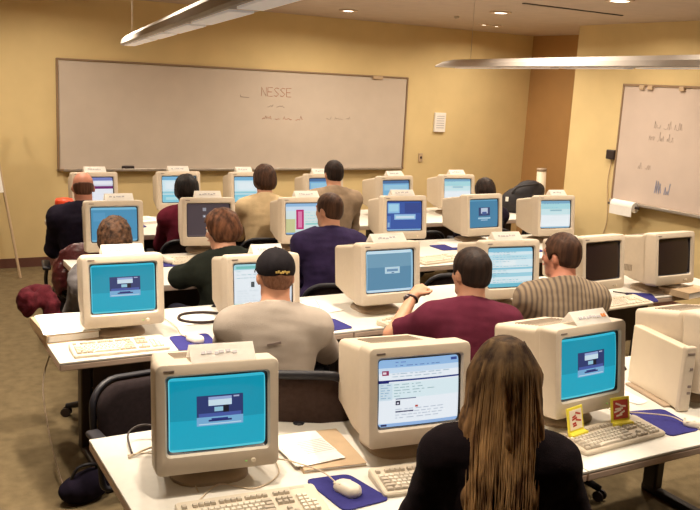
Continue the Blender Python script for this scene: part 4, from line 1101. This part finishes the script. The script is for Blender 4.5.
    if hair == 'cap':
        K = Field(hd - .2, hd + .24, hv); K.ell(hp((0, -.006, .036)), (.088, .107, .092), .01, rot=H)
        P_ = K.P(); Lq = local(P_); K.F = np.maximum(K.F, (.012 - Lq[..., 2] - .25 * np.clip(-Lq[..., 1], -.1, .1) * .6).astype(np.float32)); 
        K.F += (.0015 * fnoise(P_, 60, 2)).astype(np.float32); co = K.obj('cap', M['capcloth'], t)
        bm = bmesh.new()
        top_ = []; n = 13
        for zz, gg in ((0, 0), (.004, 0)):
            row = []
            for i in range(n):
                a = math.pi * i / (n - 1); x_ = .078 * math.cos(a); yf = .068 + .085 * math.sin(a) ** .8; row.append((bm.verts.new(hp((x_, .05 + .02 * math.sin(a), .034 + zz))), bm.verts.new(hp((x_ * .95, yf, .028 + zz - 3.2 * x_ * x_)))))
            top_.append(row)
        for i in range(n - 1):
            for row in top_: bm.faces.new((row[i][0], row[i + 1][0], row[i + 1][1], row[i][1]))
            bm.faces.new((top_[0][i][1], top_[0][i + 1][1], top_[1][i + 1][1], top_[1][i][1]))
            bm.faces.new((top_[0][i][0], top_[0][i + 1][0], top_[1][i + 1][0], top_[1][i][0]))
        from_bm('brim', bm, M['capcloth'], co, True)
        bm = bmesh.new(); lp = [hp((.0885 * math.sin(a) * .97, -.006 - .1085 * math.cos(a) * .985, .026)) for a in np.linspace(-.34, .34, 9)]
        for i, a in enumerate(np.linspace(-.3, .34, 7)):
            p = hp((.0885 * math.sin(a), -.006 - .109 * math.cos(a), .024 + .003 * math.sin(i * 2.1))); box(bm, p, (.008, .004, .008 + .003 * (i % 2)), rot=Matrix.Rotation(R(hyaw) - a * -1, 4, 'Z'))
        from_bm('embroidery', bm, M['gold'], co)
        bm = bmesh.new(); lathe(bm, [(.007, 0), (.006, .005), (.001, .006)], 10); o = from_bm('top_button', bm, M['capcloth'], co, True); o.location = hp((0, -.006, .126))
    if extra: extra(t, dict(neck=neck, u=u, hd=hd, H=H, hp=hp, A=A, sh=sh, pel=pel, tl=tl, so=so, lo=lo, hi=hi))
    return t

def long_strands(t, d):
    rr = random.Random(5); hd, hp = d['hd'], d['hp']
    bm = bmesh.new()
    for i in range(260):
        a = rr.uniform(-1.25, 1.25); s = math.sin(a); c_ = math.cos(a)
        sp = rr.uniform(.88, 1.05); ln = rr.uniform(.38, .60); w = rr.uniform(-.02, .02)
        P = [hp((s * .05, -.02 - c_ * .05, .128)), hp((s * .090, -.018 - c_ * .106, .055)), hp((s * .105 * sp, -.045 - c_ * .093, -.05)),
             hd + np.array([s * .112 * sp, -.10 - c_ * .080, -.17]), hd + np.array([s * .100 * sp + w * .6, -.175 - c_ * .065, -.17 - ln * .35]),
             hd + np.array([s * .080 * sp + w, -.225 - c_ * .040, -.13 - ln * .72])]
        r0 = rr.uniform(.0014, .0028); pts = spline(P, 4); n = len(pts)
        tube(bm, pts, [r0 * (1 - .75 * (k / n) ** 2) for k in range(n)], 5)
    h = [c for c in t.children if c.name.startswith('hair')][0]
    from_bm('loose_strands', bm, M['hstrand'], h, True)
def tee_label(t, d):
    p = d['pel'] + d['u'] * d['tl'] * .80; bm = bmesh.new()
    box(bm, (0, 0, 0), (.062, .003, .012), .001, rot=(0, R(-12), 0)); o = from_bm('printed_label', bm, M['mark'], t); o.location = (p[0] - .005, p[1] - .150, p[2])
def wrist_watch(t, d):
    e, w_, hdir, pose = d['A'][0]; a = unit(w_ - e); c0 = w_ - a * .02
    s_ = unit(np.cross(a, (0, 0, 1))); v = np.cross(s_, a); bm = bmesh.new()
    tube(bm, [c0 + (s_ * math.cos(k * math.pi / 8) + v * math.sin(k * math.pi / 8)) * .0315 for k in range(16)], .006, 6, closed=True); o = from_bm('watch_strap', bm, M['watch'], t, True)
    bm = bmesh.new(); q = c0 + unit(np.array([-.8, -.6, .2])) * .033; bmesh.ops.create_uvsphere(bm, u_segments=12, v_segments=8, radius=.019); bmesh.ops.scale(bm, vec=(1, .5, 1), verts=bm.verts[:]); f = from_bm('watch_face', bm, M['watch'], o, True); f.location = q
def polo_collar(t, d):
    bm = bmesh.new(); n = d['neck']; pts = []
    for k in range(20):
        a = 2 * math.pi * k / 20; pts.append(n + np.array([.078 * math.sin(a), -.008 - .080 * math.cos(a) - .0, .008 + .012 * math.cos(a)]))
    tube(bm, pts, .013, 8, closed=True); from_bm('collar', bm, d['so'].data.materials[0], d['so'], True)

M['hfade'] = hair_mat('hair_shaved_fade', (.16, .075, .045), (.26, .125, .075), 90, .6)
for c in chair0.children:
    if c.name.split('.')[0] in ('backrest', 'back_rim'): c.location.z = -.05
FV = .0105
person('woman with long straight blond hair seen from behind in a black top', (1.62, 1.88, 1.36), 34, 'long', 'hblond', 'blacktop', lean=6, hpitch=4, vox=FV, extra=long_strands, wide=.94, coat=.004,
       arms=[((1.43, 1.99, .79), (1.64, 2.17, .80), (1.74, 2.26, .79)), ((1.84, 1.74, .79), (2.02, 1.98, .80), (2.1, 2.08, .79))])
person('man in a black baseball cap and pale grey shirt seen from behind', (1.58, 3.43, 1.335), 22, 'cap', 'hfade', 'greyshirt', lean=10, hyaw=14, hpitch=8, vox=FV, extra=tee_label, wide=1.08, coat=.008, fold=.004,
       arms=[((1.45, 3.66, .86), (1.60, 3.88, .80), (1.66, 3.98, .79)), ((1.92, 3.55, .80), (2.0, 3.84, .79), (1.94, 3.95, .79))])
person('man in a maroon polo raising his left fist beside his face', (2.49, 3.19, 1.34), 30, 'short', 'hdark', 'maroon', lean=12, hyaw=30, hpitch=4, vox=FV, sleeves='short', wide=1.05, coat=.006,
       arms=[((2.235, 3.45, .875), (2.42, 3.56, 1.03), (2.52, 3.60, 1.09), 'fist'), ((2.76, 3.25, .84), (2.92, 3.50, .80), (2.98, 3.62, .79))],
       extra=lambda t, d: (wrist_watch(t, d), polo_collar(t, d)))
person('man with short brown hair in a tan striped shirt', (3.24, 3.38, 1.345), 18, 'short', 'hbrown', 'stripe', skin='skinred', lean=10, hyaw=36, hpitch=6, vox=FV, sleeves='long', wide=1.08, coat=.010, extra=polo_collar, fold=.006)
person('person with auburn hair in a dark green jacket, turned left', (1.92, 4.98, 1.26), -8, 'full', 'hred', 'green', lean=9, hyaw=34, hpitch=14, vox=.012, coat=.012, fold=.007,
       arms=[((1.66, 5.0, .86), (1.82, 5.2, .84), (1.86, 5.32, .80)), None])
person('man with very short hair in an indigo sweatshirt', (2.755, 5.14, 1.335), 14, 'thin', 'hbrown', 'indigo', lean=8, hyaw=34, hpitch=5, vox=.012, coat=.012, wide=1.08, fold=.008)
person('person with curly brown hair in a grey jacket behind a monitor', (1.25, 4.97, 1.235), 10, 'curly', 'hcurl', 'greyjacket', lean=8, hpitch=6, vox=.012, coat=.016, wide=1.05, fold=.012)
person('balding man in dark navy at the rear row left end', (1.435, 6.64, 1.32), 8, 'bald', 'hgrey', 'navy', skin='skinred', lean=6, hpitch=8, vox=.014, coat=.014, wide=1.08, fold=.008)
person('person with short black hair in a wine coloured top', (2.33, 6.88, 1.25), 12, 'full', 'hblack', 'winetop', lean=10, hpitch=6, vox=.014, wide=1., fold=.006)
person('person with rounded brown hair in a beige sweater', (2.99, 6.78, 1.34), 16, 'full', 'hbrown', 'beige', lean=10, hyaw=8, hpitch=6, vox=.014, wide=1.05, fold=.007)
person('dark haired man in a tan shirt, tallest head of the rear row', (3.70, 6.85, 1.38), 20, 'short', 'hdark', 'tanshirt', lean=6, hyaw=14, hpitch=4, vox=.014, wide=1.1, coat=.006, fold=.008)
person('person mostly hidden behind monitors, only brown hair showing at the right rear', (5.38, 6.77, 1.19), 20, 'full', 'hdark', 'navy', lean=24, hpitch=20, vox=.016)

# chairs: one behind every person, plus the empty ones
chair(1.08, 3.47, 186, 'empty black chair turned away from the second row table, lower left').scale = (1, 1, .84)
chair(1.58, 3.17, -24, 'dark brown chair of the black cap man', 'chairbrown').scale = (1.05, 1, 1.13)
chair(1.545, 1.76, -34, 'black chair of the long haired blond woman at the bottom edge')
chair(2.41, 3.06, -30, 'black chair of the man in the maroon polo')
chair(3.19, 3.24, -18, 'black chair of the man in the striped shirt')
chair(1.92, 5.0, 8, 'black chair of the auburn haired person')
chair(2.74, 5.10, -14, 'black chair of the man in the indigo sweatshirt')
chair(1.25, 5.0, -10, 'black chair of the curly haired person')
chair(1.43, 6.58, -8, 'black chair under a maroon leather jacket at the rear left')
chair(2.30, 6.80, -12, 'black chair of the person in the wine top')
chair(2.96, 6.70, -16, 'black chair of the beige sweater person')
chair(3.67, 6.76, -20, 'black chair of the tan shirt man')
chair(5.28, 6.64, -20, 'black chair of the person hidden behind monitors at the right rear')
chair(3.70, 5.12, -12, 'empty black chair between the steel blue and striped page monitors')
chair(4.75, 5.15, 10, 'empty black chair behind the switched off monitor')
chair(4.75, 3.35, 5, 'empty black chair at the right of the second row, under the table edge')
chair(6.1, 6.85, -15, 'empty black chair at the rear table end by the black bag')
chair(4.45, 6.68, -5, 'empty black chair behind the deep blue screen monitor, rear row')
chair(3.22, 1.62, -20, 'black chair at the lower right corner of the view')

def lump(name, lab, cat, loc, rz, ells, m, amp, h=.011, cut=None, k=.03):
    lo = np.min([np.array(c) - np.max(r) for c, r in ells], 0) - .05; hi = np.max([np.array(c) + np.max(r) for c, r in ells], 0) + .05
    F = Field(lo, hi, h)
    for c, r in ells: F.ell(c, r, k)
    P_ = F.P(); F.F += (amp * fnoise(P_, 38, 3) + amp * .5 * fnoise(P_, 85, 9)).astype(np.float32)
    if cut: F.F = cut(F.F, P_).astype(np.float32)
    o = F.obj(name, M[m], None); o.location = loc; o.rotation_euler = (0, 0, R(rz)); return tag(o, lab, cat)
lump('jacket', 'shiny maroon leather jacket hung on the chair of the balding man', 'jacket', (1.41, 6.57, 0), -8,
     [((0, -.32, .76), (.19, .05, .10)), ((0, -.335, .62), (.20, .05, .15)), ((-.19, -.29, .60), (.05, .08, .14)), ((.19, -.29, .64), (.06, .08, .18))], 'maroonleather', .010)
lump('coat', 'maroon hooded coat draped at the far left of the third row', 'coat', (.79, 4.84, .0), 0,
     [((-.02, .02, .82), (.085, .08, .04)), ((-.055, -.01, .85), (.045, .06, .04)), ((.04, .03, .86), (.05, .05, .035)), ((.0, .06, .87), (.07, .03, .03)), ((.07, 0, .78), (.05, .08, .08)), ((.10, -.02, .62), (.04, .07, .14)), ((-.05, 0, .79), (.05, .06, .05))], 'mcloth', .013)

# ------------------------------------------------------------------ lights
def area(x, y, z, size, power, col=(1, .86, .69), shape='DISK', rot=(0, 0, 0), name='ceiling_and_fill_lamp'):
    d = bpy.data.lights.new(name, 'AREA'); d.shape = shape; d.size = size; d.energy = power; d.color = col
    o = bpy.data.objects.new(name, d); C.objects.link(o); o.location = (x, y, z); o.rotation_euler = rot; return o
for x, y, p, sp in [(.42, 4.1, 33, 110), (.95, 4.2, 33, 110), (1.25, 3.6, 28, 110), (.8, 5.4, 22, 110), (-.6, 1.0, 18, 100), (.9, 2.3, 25, 110), (2.7, 1.7, 38, 120), (4.6, 1.6, 30, 120), (2.5, 3.3, 44, 120), (4.2, 3.5, 44, 120), (5.26, 5.13, 40, 140), (3.1, 5.4, 44, 125), (1.3, 6.8, 40, 140), (-.9, 7.0, 30, 105),
                    (5.47, 6.87, 40, 150), (3.3, 7.2, 40, 150), (4.52, 8.21, 50, 165), (1.6, 8.2, 40, 165), (0, 8.3, 36, 165), (5.9, 3.4, 40, 160), (6.1, 6.0, 30, 165), (6.9, 8.5, 26, 165), (6.0, 7.9, 40, 165)]:
    area(x, y, ZC - .03, .11, p).data.spread = R(sp)  # beyond the downlights: lamps inferred from floor shadows, others added to brighten walls
w = bpy.data.worlds.new('world'); sc.world = w; w.use_nodes = True
w.node_tree.nodes['Background'].inputs[0].default_value = (.9, .75, .6, 1); w.node_tree.nodes['Background'].inputs[1].default_value = .0
